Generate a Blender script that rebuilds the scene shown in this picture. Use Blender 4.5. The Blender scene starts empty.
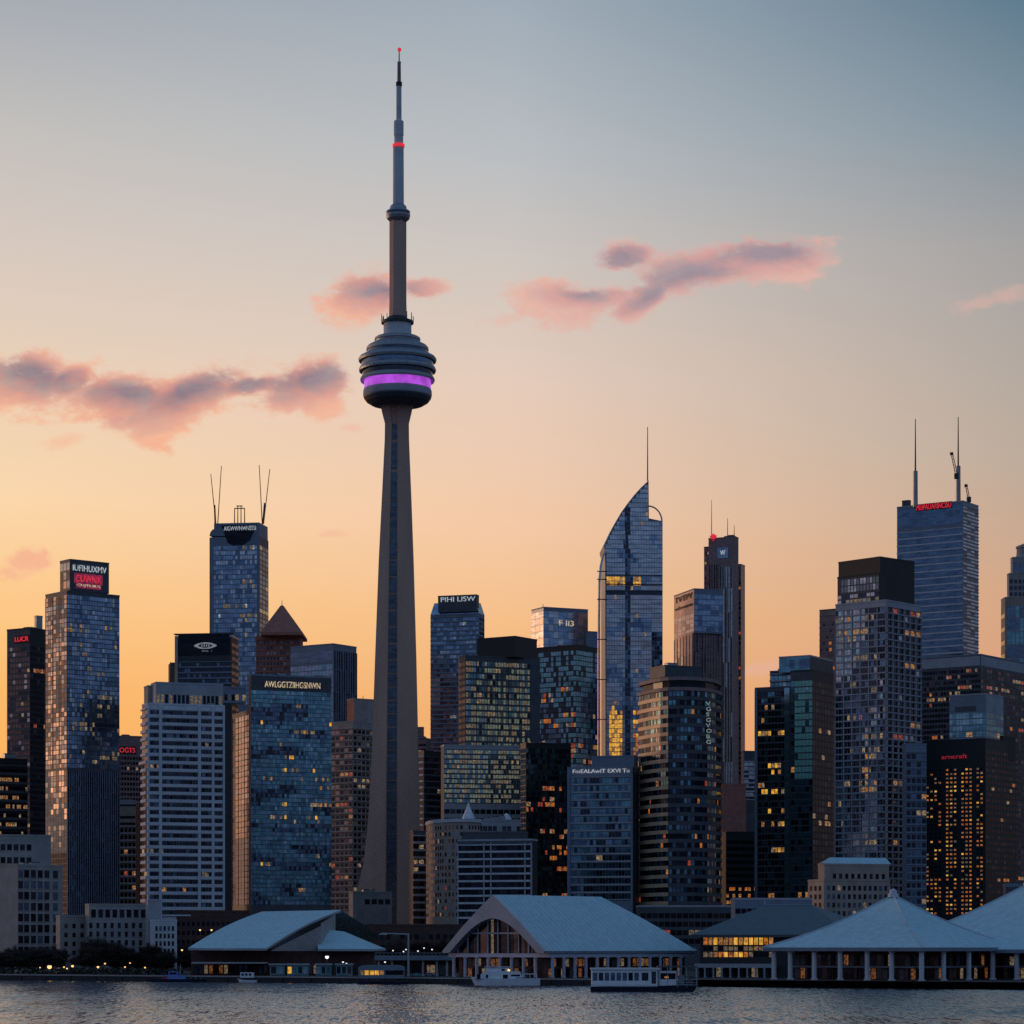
import bpy, math, random
from mathutils import Vector, Matrix, noise

R = random.Random(11)
sc = bpy.context.scene
COL = sc.collection
PI = math.pi
F = 2700.0        # focal length in pixels
HY = 945.0        # picture row of the horizon
CZ = 15.0         # camera height above the water
GZ = 2.5          # height of the quay and the ground behind it


def lin(r, g, b):
    f = lambda v: (v / 255 / 12.92) if v / 255 <= 0.04045 else ((v / 255 + 0.055) / 1.055) ** 2.4
    return (f(r), f(g), f(b))


# ------------------------------------------------------------------ camera
cam = bpy.data.cameras.new("camera")
cam.sensor_width = 36.0
cam.lens = 36.0 * F / 1024.0
cam.shift_y = (HY - 512.0) / 1024.0
cam.clip_start = 1.0
cam.clip_end = 90000.0
camo = bpy.data.objects.new("camera", cam)
camo.location = (0, 0, CZ)
camo.rotation_euler = (PI / 2, 0, 0)
COL.objects.link(camo)
sc.camera = camo
sc.render.resolution_x = 1024
sc.render.resolution_y = 1024
sc.view_settings.view_transform = 'Standard'
sc.view_settings.look = 'None'
sc.view_settings.exposure = 0.0
sc.view_settings.gamma = 1.0
sc.render.engine = 'CYCLES'
sc.cycles.max_bounces = 6
sc.cycles.sample_clamp_indirect = 3.0
sc.cycles.use_denoising = False

SUN_AZ, SUN_EL = -58.0, 3.0      # degrees, azimuth from the view direction (negative = left)

# ------------------------------------------------------------------ world (dusk sky)
world = bpy.data.worlds.new("World")
sc.world = world
world.use_nodes = True
NT = world.node_tree
NT.nodes.clear()


def nd(t, **kw):
    n = NT.nodes.new(t)
    for k, v in kw.items():
        setattr(n, k, v)
    return n


def lk(a, b):
    NT.links.new(a, b)


def math_n(op, a, b=None, c=None, clamp=False):
    n = nd('ShaderNodeMath', operation=op)
    n.use_clamp = clamp
    for i, v in enumerate((a, b, c)):
        if v is None:
            continue
        if isinstance(v, (int, float)):
            n.inputs[i].default_value = v
        else:
            lk(v, n.inputs[i])
    return n.outputs[0]


def maprange(v, a, b, c=0.0, d=1.0, smooth=True):
    n = nd('ShaderNodeMapRange', interpolation_type='SMOOTHSTEP' if smooth else 'LINEAR')
    lk(v, n.inputs['Value'])
    n.inputs['From Min'].default_value = a
    n.inputs['From Max'].default_value = b
    n.inputs['To Min'].default_value = c
    n.inputs['To Max'].default_value = d
    return n.outputs['Result']


def mixc(f, a, b):
    n = nd('ShaderNodeMix', data_type='RGBA')
    if isinstance(f, (int, float)):
        n.inputs[0].default_value = f
    else:
        lk(f, n.inputs[0])
    for i, v in ((6, a), (7, b)):
        if isinstance(v, tuple):
            n.inputs[i].default_value = (*v, 1)
        else:
            lk(v, n.inputs[i])
    return n.outputs[2]


tc = nd('ShaderNodeTexCoord')
sep = nd('ShaderNodeSeparateXYZ')
lk(tc.outputs['Generated'], sep.inputs[0])
dx, dy, dz = sep.outputs
hl = math_n('MAXIMUM', math_n('SQRT', math_n('ADD', math_n('MULTIPLY', dx, dx), math_n('MULTIPLY', dy, dy))), 0.001)
tt = math_n('MAXIMUM', math_n('DIVIDE', dz, hl), 0.0)
fac = math_n('DIVIDE', tt, math_n('ADD', tt, 0.35))      # tangent of elevation, folded into 0..1
hx = math_n('DIVIDE', dx, hl)
hy = math_n('DIVIDE', dy, hl)


def ramp(stops):
    n = nd('ShaderNodeValToRGB')
    n.color_ramp.interpolation = 'LINEAR'
    el = n.color_ramp.elements
    for i, (t, c) in enumerate(stops):
        p = t / (t + 0.35)
        e = el[i] if i < 2 else el.new(p)
        e.position = p
        e.color = (*lin(*c), 1)
    lk(fac, n.inputs[0])
    return n.outputs[0]


TOP = [(0.48, (104, 128, 150)), (0.8, (78, 108, 138)), (2.5, (58, 90, 124))]
rL = ramp([(0, (250, 168, 84)), (0.06, (252, 176, 92)), (0.093, (253, 185, 106)), (0.128, (252, 201, 138)), (0.163, (250, 214, 170)),
           (0.21, (233, 208, 184)), (0.256, (214, 200, 190)), (0.30, (193, 190, 187)), (0.347, (165, 170, 178))] + TOP)
rC = ramp([(0, (232, 158, 98)), (0.08, (238, 172, 112)), (0.119, (244, 189, 134)), (0.156, (243, 200, 165)), (0.208, (229, 203, 186)),
           (0.25, (208, 198, 190)), (0.294, (185, 189, 193)), (0.347, (160, 172, 183))] + TOP)
rR = ramp([(0, (214, 142, 106)), (0.08, (222, 156, 118)), (0.126, (212, 165, 132)), (0.182, (187, 171, 156)), (0.22, (176, 167, 160)),
           (0.256, (163, 161, 161)), (0.30, (126, 145, 158)), (0.347, (91, 121, 141)), (0.6, (72, 104, 130)), (2.5, (58, 90, 124))])
rB = ramp([(0, (44, 50, 70)), (0.04, (66, 74, 100)), (0.12, (98, 108, 138)), (0.35, (104, 128, 162)), (0.8, (88, 122, 158)), (2.5, (66, 102, 140))])
front = mixc(maprange(hx, -0.187, 0.0, smooth=False), rL, rC)
front = mixc(maprange(hx, 0.0, 0.187, smooth=False), front, rR)

# clouds: soft-edged banks far away, broken up by noise
ysafe = math_n('MAXIMUM', dy, 0.05)
comb = nd('ShaderNodeCombineXYZ')
lk(math_n('DIVIDE', dx, ysafe), comb.inputs[0])
lk(math_n('DIVIDE', dz, ysafe), comb.inputs[1])
q = comb.outputs[0]


def blobs(lst):
    res = None
    for (px, py, rx, ry, rot) in lst:
        m = nd('ShaderNodeMapping', vector_type='TEXTURE')
        m.inputs['Location'].default_value = ((px - 512) / F, (HY - py) / F, 0)
        m.inputs['Rotation'].default_value = (0, 0, math.radians(rot))
        m.inputs['Scale'].default_value = (rx / F, ry / F, 1)
        lk(q, m.inputs['Vector'])
        m.inputs['Scale'].default_value = (rx * 1.02 / F, ry * 1.02 / F, 1)
        l = nd('ShaderNodeVectorMath', operation='LENGTH')
        lk(m.outputs[0], l.inputs[0])
        v = l.outputs['Value']
        res = v if res is None else math_n('SMOOTH_MIN', res, v, 0.35)
    return res


def noise_n(scale, detail=6.0, rough=0.6, dist=0.0, off=0.0):
    m = nd('ShaderNodeMapping')
    m.inputs['Location'].default_value = (off, off * 0.7, 0)
    m.inputs['Scale'].default_value = (0.62, 1.0, 1.0)
    lk(q, m.inputs['Vector'])
    n = nd('ShaderNodeTexNoise')
    n.inputs['Scale'].default_value = scale
    n.inputs['Detail'].default_value = detail
    n.inputs['Roughness'].default_value = rough
    n.inputs['Distortion'].default_value = dist
    lk(m.outputs[0], n.inputs['Vector'])
    return n.outputs[0]


main = blobs([(18, 384, 40, 26, 0), (70, 382, 20, 11, 20), (128, 404, 52, 24, -4), (190, 396, 48, 17, 22), (158, 428, 24, 20, 0),
              (250, 386, 28, 8, 6), (308, 386, 44, 20, 14), (322, 404, 20, 13, 0), (364, 297, 33, 21, 15), (425, 288, 18, 8, 0),
              (552, 304, 38, 18, -8), (590, 302, 42, 10, 10), (622, 257, 28, 11, 8), (692, 270, 50, 18, 12), (760, 258, 52, 18, 4),
              (796, 268, 22, 13, -15), (642, 298, 30, 12, 30), (25, 563, 26, 12, 18)])
faint = blobs([(985, 302, 52, 9, 16), (764, 668, 34, 9, 10), (512, 318, 34, 8, 12), (70, 440, 30, 8, 10), (735, 592, 40, 5, 6), (330, 534, 14, 4, 0), (350, 428, 12, 5, 0)])
dark = blobs([(40, 374, 46, 16, -8), (130, 394, 40, 13, -6), (192, 390, 46, 13, 20), (250, 385, 24, 7, 8), (308, 378, 44, 13, 10), (385, 290, 30, 11, 0),
              (622, 256, 30, 12, 8), (690, 274, 50, 12, 14), (770, 253, 50, 10, 4), (585, 294, 22, 7, 0), (650, 296, 26, 9, 30), (766, 667, 30, 10, 10)])
n1 = noise_n(46, 7, 0.62, 0.35)
n2 = noise_n(150, 5, 0.6, 0.3, 3.1)
n3 = noise_n(90, 6, 0.65, 0.5, 7.7)
s1, s2, s3 = (math_n('SUBTRACT', v, 0.5) for v in (n1, n2, n3))
n4 = noise_n(330, 4, 0.6, 0.2, 1.3)
nn = math_n('ADD', math_n('MULTIPLY', s1, 2.3), math_n('MULTIPLY', s2, 1.7))
nn = math_n('ADD', nn, math_n('MULTIPLY', math_n('SUBTRACT', n4, 0.5), 0.9))
cden = maprange(math_n('ADD', main, nn), 1.6, 0.75)
fden = math_n('MULTIPLY', maprange(math_n('ADD', faint, nn), 1.25, 0.2), 0.5)
cmask = math_n('MULTIPLY', math_n('MAXIMUM', cden, fden), maprange(dy, 0.2, 0.6))
cmask = math_n('MULTIPLY', cmask, math_n('ADD', 0.84, math_n('MULTIPLY', s3, 0.9)), clamp=True)
cn = math_n('ADD', dark, math_n('ADD', math_n('MULTIPLY', s3, 2.6), math_n('MULTIPLY', s2, 1.4)))
core = math_n('MULTIPLY', maprange(cn, 2.7, 0.0, smooth=False), maprange(main, 1.7, 0.7))
edge = maprange(hx, -0.12, 0.06)
warm = mixc(edge, lin(245, 178, 146), lin(226, 178, 166))
mid = mixc(edge, lin(214, 148, 136), lin(212, 158, 154))
cool = mixc(edge, lin(130, 112, 130), lin(152, 132, 146))
ccol = mixc(maprange(core, 0.0, 0.45, smooth=False), warm, mid)
ccol = mixc(maprange(core, 0.45, 0.9, smooth=False), ccol, cool)
front = mixc(cmask, front, ccol)

rS = ramp([(0, (120, 104, 104)), (0.1, (124, 110, 112)), (0.25, (112, 116, 126)), (0.6, (78, 106, 132)), (2.5, (58, 90, 124))])
rLL = ramp([(0, (196, 134, 112)), (0.08, (208, 150, 124)), (0.18, (206, 166, 148)), (0.30, (178, 168, 168)), (0.5, (128, 142, 160)), (0.9, (86, 114, 142)), (2.5, (60, 94, 128))])
front = mixc(maprange(hx, -0.26, -0.62), front, rLL)
front = mixc(maprange(hx, 0.22, 0.62), front, rS)
side = math_n('SUBTRACT', hy, math_n('MULTIPLY', hx, 0.16))
sky = mixc(maprange(side, 0.84, -0.5), front, rB)
nish = nd('ShaderNodeTexSky', sky_type='NISHITA')
nish.sun_disc = False
nish.sun_elevation = math.radians(SUN_EL)
nish.sun_rotation = math.radians(SUN_AZ)
addn = nd('ShaderNodeMix', data_type='RGBA', blend_type='ADD')
addn.inputs[0].default_value = 0.004
lk(sky, addn.inputs[6])
lk(nish.outputs[0], addn.inputs[7])
bg = nd('ShaderNodeBackground')
bg.inputs['Strength'].default_value = 1.0
lk(addn.outputs[2], bg.inputs['Color'])
wo = nd('ShaderNodeOutputWorld')
lk(bg.outputs[0], wo.inputs[0])

# ------------------------------------------------------------------ sun (already in the haze at the left)
sl = bpy.data.lights.new("sun", 'SUN')
sl.energy = 0.5
sl.angle = math.radians(3.0)
sl.color = (1.0, 0.56, 0.30)
so = bpy.data.objects.new("sun", sl)
sa, se = math.radians(SUN_AZ), math.radians(SUN_EL)
sdir = Vector((math.sin(sa) * math.cos(se), math.cos(sa) * math.cos(se), math.sin(se)))
so.rotation_euler = sdir.to_track_quat('Z', 'Y').to_euler()
so.location = (-400, 300, 400)
COL.objects.link(so)

# ------------------------------------------------------------------ materials
MATS = {}


def pmat(name, base, rough=0.7, metal=0.0, var=0.18, scale=0.15, bump=0.0, spec=0.5, stretch=None):
    """Principled material whose colour is broken up by two octaves of object-space noise."""
    if name in MATS:
        return MATS[name]
    m = bpy.data.materials.new(name)
    m.use_nodes = True
    nt = m.node_tree
    b = nt.nodes['Principled BSDF']
    b.inputs['Roughness'].default_value = rough
    b.inputs['Metallic'].default_value = metal
    b.inputs['Specular IOR Level'].default_value = spec
    t = nt.nodes.new('ShaderNodeTexCoord')
    mp = nt.nodes.new('ShaderNodeMapping')
    mp.inputs['Scale'].default_value = stretch or (1, 1, 1)
    n = nt.nodes.new('ShaderNodeTexNoise')
    n.inputs['Scale'].default_value = scale
    n.inputs['Detail'].default_value = 5
    n.inputs['Roughness'].default_value = 0.65
    r = nt.nodes.new('ShaderNodeValToRGB')
    r.color_ramp.elements[0].position = 0.3
    r.color_ramp.elements[1].position = 0.7
    r.color_ramp.elements[0].color = tuple(c * (1 - var) for c in base) + (1,)
    r.color_ramp.elements[1].color = tuple(min(1, c * (1 + var)) for c in base) + (1,)
    nt.links.new(t.outputs['Object'], mp.inputs[0])
    nt.links.new(mp.outputs[0], n.inputs['Vector'])
    nt.links.new(n.outputs[0], r.inputs[0])
    nt.links.new(r.outputs[0], b.inputs['Base Color'])
    if bump:
        bp = nt.nodes.new('ShaderNodeBump')
        bp.inputs['Strength'].default_value = bump
        nt.links.new(n.outputs[0], bp.inputs['Height'])
        nt.links.new(bp.outputs[0], b.inputs['Normal'])
    MATS[name] = m
    return m


def emat(name, col, strength=1.0, var=0.35, scale=0.5):
    """A lamp, a lit sign, a lit window or a sunset glint on glass: emission varied by noise like curtains and furniture behind the glass."""
    if name in MATS:
        return MATS[name]
    m = bpy.data.materials.new(name)
    m.use_nodes = True
    nt = m.node_tree
    b = nt.nodes['Principled BSDF']
    b.inputs['Base Color'].default_value = (0.05, 0.05, 0.05, 1)
    b.inputs['Roughness'].default_value = 0.3
    t = nt.nodes.new('ShaderNodeTexCoord')
    n = nt.nodes.new('ShaderNodeTexNoise')
    n.inputs['Scale'].default_value = scale
    n.inputs['Detail'].default_value = 3
    r = nt.nodes.new('ShaderNodeValToRGB')
    r.color_ramp.elements[0].position = 0.36
    r.color_ramp.elements[1].position = 0.64
    r.color_ramp.elements[0].color = tuple(c * (1 - var) for c in col) + (1,)
    r.color_ramp.elements[1].color = tuple(c * (1 + var * 0.2) for c in col) + (1,)
    nt.links.new(t.outputs['Object'], n.inputs['Vector'])
    nt.links.new(n.outputs[0], r.inputs[0])
    nt.links.new(r.outputs[0], b.inputs['Emission Color'])
    b.inputs['Emission Strength'].default_value = strength
    m.cycles.emission_sampling = 'NONE' if strength < 1.5 else 'AUTO'
    MATS[name] = m
    return m


def glass(name, tint, rough=0.1, metal=0.9):
    return pmat(name, tint, rough, metal, 0.42, 0.5, stretch=(0.25, 0.25, 1.0))


G_blue = glass('glass_blue', (0.23, 0.36, 0.50))
G_blue2 = glass('glass_blue_deep', (0.12, 0.20, 0.30))
G_steel = glass('glass_steel', (0.48, 0.56, 0.62))
G_pale = glass('glass_pale', (0.50, 0.52, 0.56), 0.18)
G_teal = glass('glass_teal', (0.16, 0.38, 0.46))
G_tealp = glass('glass_teal_pale', (0.34, 0.58, 0.64))
G_green = pmat('panel_green', (0.26, 0.62, 0.52), 0.35, 0.1, 0.2, 0.4, stretch=(0.25, 0.25, 1.0))
G_night = glass('glass_night', (0.045, 0.06, 0.085))
G_black = glass('glass_black', (0.018, 0.022, 0.032), 0.2)
G_bronze = glass('glass_bronze', (0.15, 0.125, 0.125), 0.16)
G_blind = pmat('window_blind', (0.36, 0.36, 0.37), 0.6, 0.0, 0.25, 0.8)
G_blindw = pmat('window_blind_cream', (0.42, 0.37, 0.28), 0.6, 0.0, 0.25, 0.8)
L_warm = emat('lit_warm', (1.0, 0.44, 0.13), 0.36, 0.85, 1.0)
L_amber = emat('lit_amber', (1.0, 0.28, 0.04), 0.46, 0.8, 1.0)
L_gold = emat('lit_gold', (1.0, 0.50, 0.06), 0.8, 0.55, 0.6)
L_pale = emat('lit_pale', (1.0, 0.68, 0.38), 0.27, 0.85, 1.0)
L_dim = emat('lit_dim', (0.85, 0.62, 0.38), 0.17, 0.8, 1.2)
L_dimc = emat('lit_dim_cool', (0.62, 0.68, 0.48), 0.2, 0.7, 1.3)
L_cool = emat('lit_cool', (0.75, 0.88, 1.0), 0.36, 0.8, 0.8)
L_brown = emat('lit_brown', (0.9, 0.32, 0.08), 0.16, 0.9, 1.1)
L_red = emat('lit_red', (1.0, 0.16, 0.07), 0.3, 0.85, 0.8)
E_lamp = emat('lamp_globe', (1.0, 0.60, 0.22), 1.7, 0.1)
E_lampw = emat('lamp_globe_white', (0.95, 0.97, 1.0), 1.3, 0.1)
E_signw = emat('sign_white', (0.80, 0.90, 1.0), 0.55, 0.6, 0.9)
E_signc = emat('sign_cream', (1.0, 0.78, 0.48), 0.6, 0.55, 0.9)
E_signr = emat('sign_red', (1.0, 0.03, 0.06), 0.75, 0.4, 0.7)
E_signd = emat('sign_red_dim', (0.75, 0.03, 0.07), 0.4, 0.4)
E_purple = emat('pod_purple', (0.52, 0.08, 0.80), 0.9, 0.4, 0.12)
E_ringr = emat('mast_red_ring', (1.0, 0.03, 0.05), 0.7, 0.1)

W_white = pmat('facade_white', (0.62, 0.62, 0.66), 0.75, 0, 0.12, 0.12, 0.05)
W_grey = pmat('facade_grey', (0.40, 0.40, 0.44), 0.8, 0, 0.15, 0.12, 0.05)
W_stone = pmat('facade_stone', (0.36, 0.33, 0.32), 0.85, 0, 0.2, 0.15, 0.1)
W_beige = pmat('facade_beige', (0.40, 0.32, 0.27), 0.85, 0, 0.2, 0.15, 0.1)
W_conc = pmat('tower_concrete', (0.60, 0.37, 0.29), 0.9, 0, 0.12, 0.09, 0.1, stretch=(1, 1, 0.15))
W_brown = pmat('facade_brown', (0.42, 0.16, 0.12), 0.85, 0, 0.2, 0.2, 0.1)
W_brick = pmat('brick_dark', (0.10, 0.05, 0.045), 0.9, 0, 0.3, 0.3, 0.1)
W_purp = pmat('facade_plum', (0.30, 0.19, 0.19), 0.6, 0, 0.2, 0.2)
W_blueg = pmat('facade_bluegrey', (0.20, 0.24, 0.31), 0.6, 0, 0.15, 0.1)
W_dark = pmat('facade_dark', (0.075, 0.082, 0.10), 0.55, 0, 0.25, 0.15)
W_black = pmat('facade_black', (0.014, 0.016, 0.022), 0.5, 0, 0.25, 0.15)
W_metal = pmat('metal_grey', (0.36, 0.37, 0.40), 0.45, 0.5, 0.15, 0.4)
W_metald = pmat('metal_dark', (0.06, 0.06, 0.068), 0.5, 0.4, 0.2, 0.4)
W_roof = pmat('roof_gravel', (0.16, 0.16, 0.17), 0.95, 0, 0.25, 0.5)
W_sunset_tan = pmat('band_sunset_tan', (0.62, 0.43, 0.28), 0.5, 0.2, 0.15, 0.1)  # orange sunset reflection put into the colour of the left bands
W_copper_sun = pmat('panel_copper_sunset', (0.50, 0.36, 0.30), 0.3, 0.5, 0.2, 0.2)  # copper tone, also used to colour sunset warmth into left-facing sides
M_roofw = pmat('membrane_roof', (0.50, 0.68, 0.74), 0.55, 0, 0.13, 0.4)
M_roofd = pmat('slate_roof_blue', (0.13, 0.165, 0.19), 0.7, 0, 0.1, 0.3)
M_lilac = pmat('painted_lilac', (0.48, 0.50, 0.62), 0.7, 0, 0.12, 0.3)
M_bark = pmat('bark', (0.060, 0.042, 0.036), 0.95, 0, 0.3, 2.0)
M_twig = pmat('twigs', (0.050, 0.032, 0.028), 0.95, 0, 0.35, 0.6)
M_hull = pmat('hull_navy', (0.018, 0.024, 0.05), 0.4, 0, 0.2, 0.4)
M_boatw = pmat('boat_white', (0.80, 0.82, 0.86), 0.4, 0, 0.1, 0.5)
M_tealp = pmat('kiosk_teal', (0.16, 0.36, 0.38), 0.6, 0, 0.2, 0.6)
M_redp = pmat('paint_red', (0.35, 0.05, 0.05), 0.6, 0, 0.2, 0.6)
M_quay = pmat('quay_concrete', (0.035, 0.036, 0.042), 0.9, 0, 0.3, 0.3, 0.2)
M_hedge = pmat('hedge_leaves', (0.025, 0.032, 0.022), 0.95, 0, 0.4, 0.9, 0.5)


# ------------------------------------------------------------------ mesh helpers
def link(o, parent=None):
    COL.objects.link(o)
    if parent is not None:
        o.parent = parent
    return o


class MB:
    """Collects faces (world coordinates) and links them as one mesh object."""

    def __init__(s):
        s.v, s.f, s.m, s.mats = [], [], [], []

    def mi(s, mat):
        if mat not in s.mats:
            s.mats.append(mat)
        return s.mats.index(mat)

    def face(s, pts, mat):
        i = len(s.v)
        s.v += [tuple(p) for p in pts]
        s.f.append(tuple(range(i, i + len(pts))))
        s.m.append(s.mi(mat))

    def obox(s, o, u, w, n, d, z0, z1, mat, top=None):
        """Box on a plan rectangle: from o along u for w and along n for d."""
        a, b = o, o + u * w
        c, e = o + u * w + n * d, o + n * d
        P = lambda p, z: (p.x, p.y, z)
        if u.cross(n).z < 0:
            a, b, c, e = b, a, e, c
        for p, r in ((a, b), (b, c), (c, e), (e, a)):
            s.face([P(p, z0), P(r, z0), P(r, z1), P(p, z1)], mat)
        s.face([P(a, z1), P(b, z1), P(c, z1), P(e, z1)], top or mat)
        s.face([P(e, z0), P(c, z0), P(b, z0), P(a, z0)], mat)

    def box(s, x0, x1, y0, y1, z0, z1, mat, top=None):
        s.obox(Vector((x0, y0, 0)), Vector((1, 0, 0)), x1 - x0, Vector((0, 1, 0)), y1 - y0, z0, z1, mat, top)

    def prism(s, plan, z0, z1, mat, top=None):
        """Vertical prism over a counter-clockwise plan polygon."""
        n = len(plan)
        for i in range(n):
            p, r = plan[i], plan[(i + 1) % n]
            s.face([(p[0], p[1], z0), (r[0], r[1], z0), (r[0], r[1], z1), (p[0], p[1], z1)], mat)
        s.face([(p[0], p[1], z1) for p in plan], top or mat)
        s.face([(p[0], p[1], z0) for p in reversed(plan)], mat)

    def tube(s, p0, p1, r0, r1, mat, n=8):
        p0, p1 = Vector(p0), Vector(p1)
        d = (p1 - p0).normalized()
        a = d.orthogonal().normalized()
        b = d.cross(a)
        c0 = [p0 + (a * math.cos(2 * PI * i / n) + b * math.sin(2 * PI * i / n)) * r0 for i in range(n)]
        c1 = [p1 + (a * math.cos(2 * PI * i / n) + b * math.sin(2 * PI * i / n)) * r1 for i in range(n)]
        for i in range(n):
            j = (i + 1) % n
            s.face([c0[i], c0[j], c1[j], c1[i]], mat)
        s.face(list(reversed(c0)), mat)
        s.face(c1, mat)

    def lathe(s, cx, cy, prof, mat, n=40):
        """prof: list of (radius, z) from the bottom up."""
        for k in range(len(prof) - 1):
            (r0, z0), (r1, z1) = prof[k], prof[k + 1]
            for i in range(n):
                a0, a1 = 2 * PI * i / n, 2 * PI * (i + 1) / n
                p = lambda r, a, z: (cx + r * math.cos(a), cy + r * math.sin(a), z)
                if r1 < 1e-4:
                    s.face([p(r0, a0, z0), p(r0, a1, z0), p(r1, a0, z1)], mat)
                elif r0 < 1e-4:
                    s.face([p(r0, a0, z0), p(r1, a1, z1), p(r1, a0, z1)], mat)
                else:
                    s.face([p(r0, a0, z0), p(r0, a1, z0), p(r1, a1, z1), p(r1, a0, z1)], mat)

    def ball(s, c, r, mat, n=10, sq=1.0):
        prof = [(r * math.cos(-PI / 2 + PI * k / 6), c[2] + sq * r * math.sin(-PI / 2 + PI * k / 6)) for k in range(7)]
        prof[0] = (0, prof[0][1])
        prof[-1] = (0, prof[-1][1])
        s.lathe(c[0], c[1], prof, mat, n)

    def build(s, name, parent=None, smooth=False):
        me = bpy.data.meshes.new(name)
        o = Vector((0, 0, 0))
        p = parent
        while p is not None:
            o += p.location
            p = p.parent
        me.from_pydata([(v[0] - o.x, v[1] - o.y, v[2] - o.z) for v in s.v], [], s.f)
        for m in s.mats:
            me.materials.append(m)
        me.polygons.foreach_set('material_index', s.m)
        if smooth:
            me.polygons.foreach_set('use_smooth', [True] * len(s.f))
        me.update()
        ob = bpy.data.objects.new(name, me)
        return link(ob, parent)


def empty(name, label, cat, loc, group=None):
    o = bpy.data.objects.new(name, None)
    o.location = loc
    o.empty_display_size = 2
    o['label'] = label
    o['category'] = cat
    if group:
        o['group'] = group
    return link(o)


def tag(o, label, cat, group=None):
    o['label'] = label
    o['category'] = cat
    if group:
        o['group'] = group
    return o


def WX(px, D):
    return (px - 512.0) / F * D


def WZ(py, D):
    return CZ + (HY - py) / F * D


def WP(px, py, D):
    return Vector((WX(px, D), D, WZ(py, D)))


def text_mesh(s, name, mat, parent, o, u, n, w, h, depth=0.35):
    """Raised lettering, fitted to a w x h box standing on the wall plane at o (lower left)."""
    cu = bpy.data.curves.new('lettering', 'FONT')
    cu.body = s
    cu.extrude = 0.1
    tmp = bpy.data.objects.new('lettering_tmp', cu)
    COL.objects.link(tmp)
    dg = bpy.context.evaluated_depsgraph_get()
    me = bpy.data.meshes.new_from_object(tmp.evaluated_get(dg))
    bpy.data.objects.remove(tmp)
    xs = [v.co.x for v in me.vertices]
    ys = [v.co.y for v in me.vertices]
    x0, x1, y0, y1 = min(xs), max(xs), min(ys), max(ys)
    off = Vector((0, 0, 0))
    p = parent
    while p is not None:
        off += p.location
        p = p.parent
    for v in me.vertices:
        a = (v.co.x - x0) / (x1 - x0) * w
        b = (v.co.y - y0) / (y1 - y0) * h
        c = depth if v.co.z > 0 else 0.02
        q = o + u * a + n * c + Vector((0, 0, b))
        v.co = q - off
    me.materials.clear()
    me.materials.append(mat)
    me.name = name
    ob = bpy.data.objects.new(name, me)
    return link(ob, parent)


# ------------------------------------------------------------------ building kit
class Face:
    def __init__(s, o, u, w, n):
        s.o, s.u, s.w, s.n = o, u, w, n

    def t(s, px):
        k = (px - 512.0) / F
        # (o.x + t u.x) = k (o.y + t u.y)
        return (k * s.o.y - s.o.x) / (s.u.x - k * s.u.y)

    def p(s, t, z, off=0.0):
        q = s.o + s.u * t + s.n * off
        return Vector((q.x, q.y, z))


def S(pane=3.2, h=0.7, mats=((1, G_blue),), lit=0.05, litm=(L_warm, L_pale), band=None, pier=None, x0=None, x1=None, gap=0.14,
      blot=None, off=0.06, tilt=0.05, zone=None, sill=0.15):
    return dict(pane=pane, h=h, mats=mats, lit=lit, litm=litm, band=band, pier=pier, x0=x0, x1=x1, gap=gap, blot=blot, off=off,
                tilt=tilt, zone=zone, sill=sill)


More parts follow.
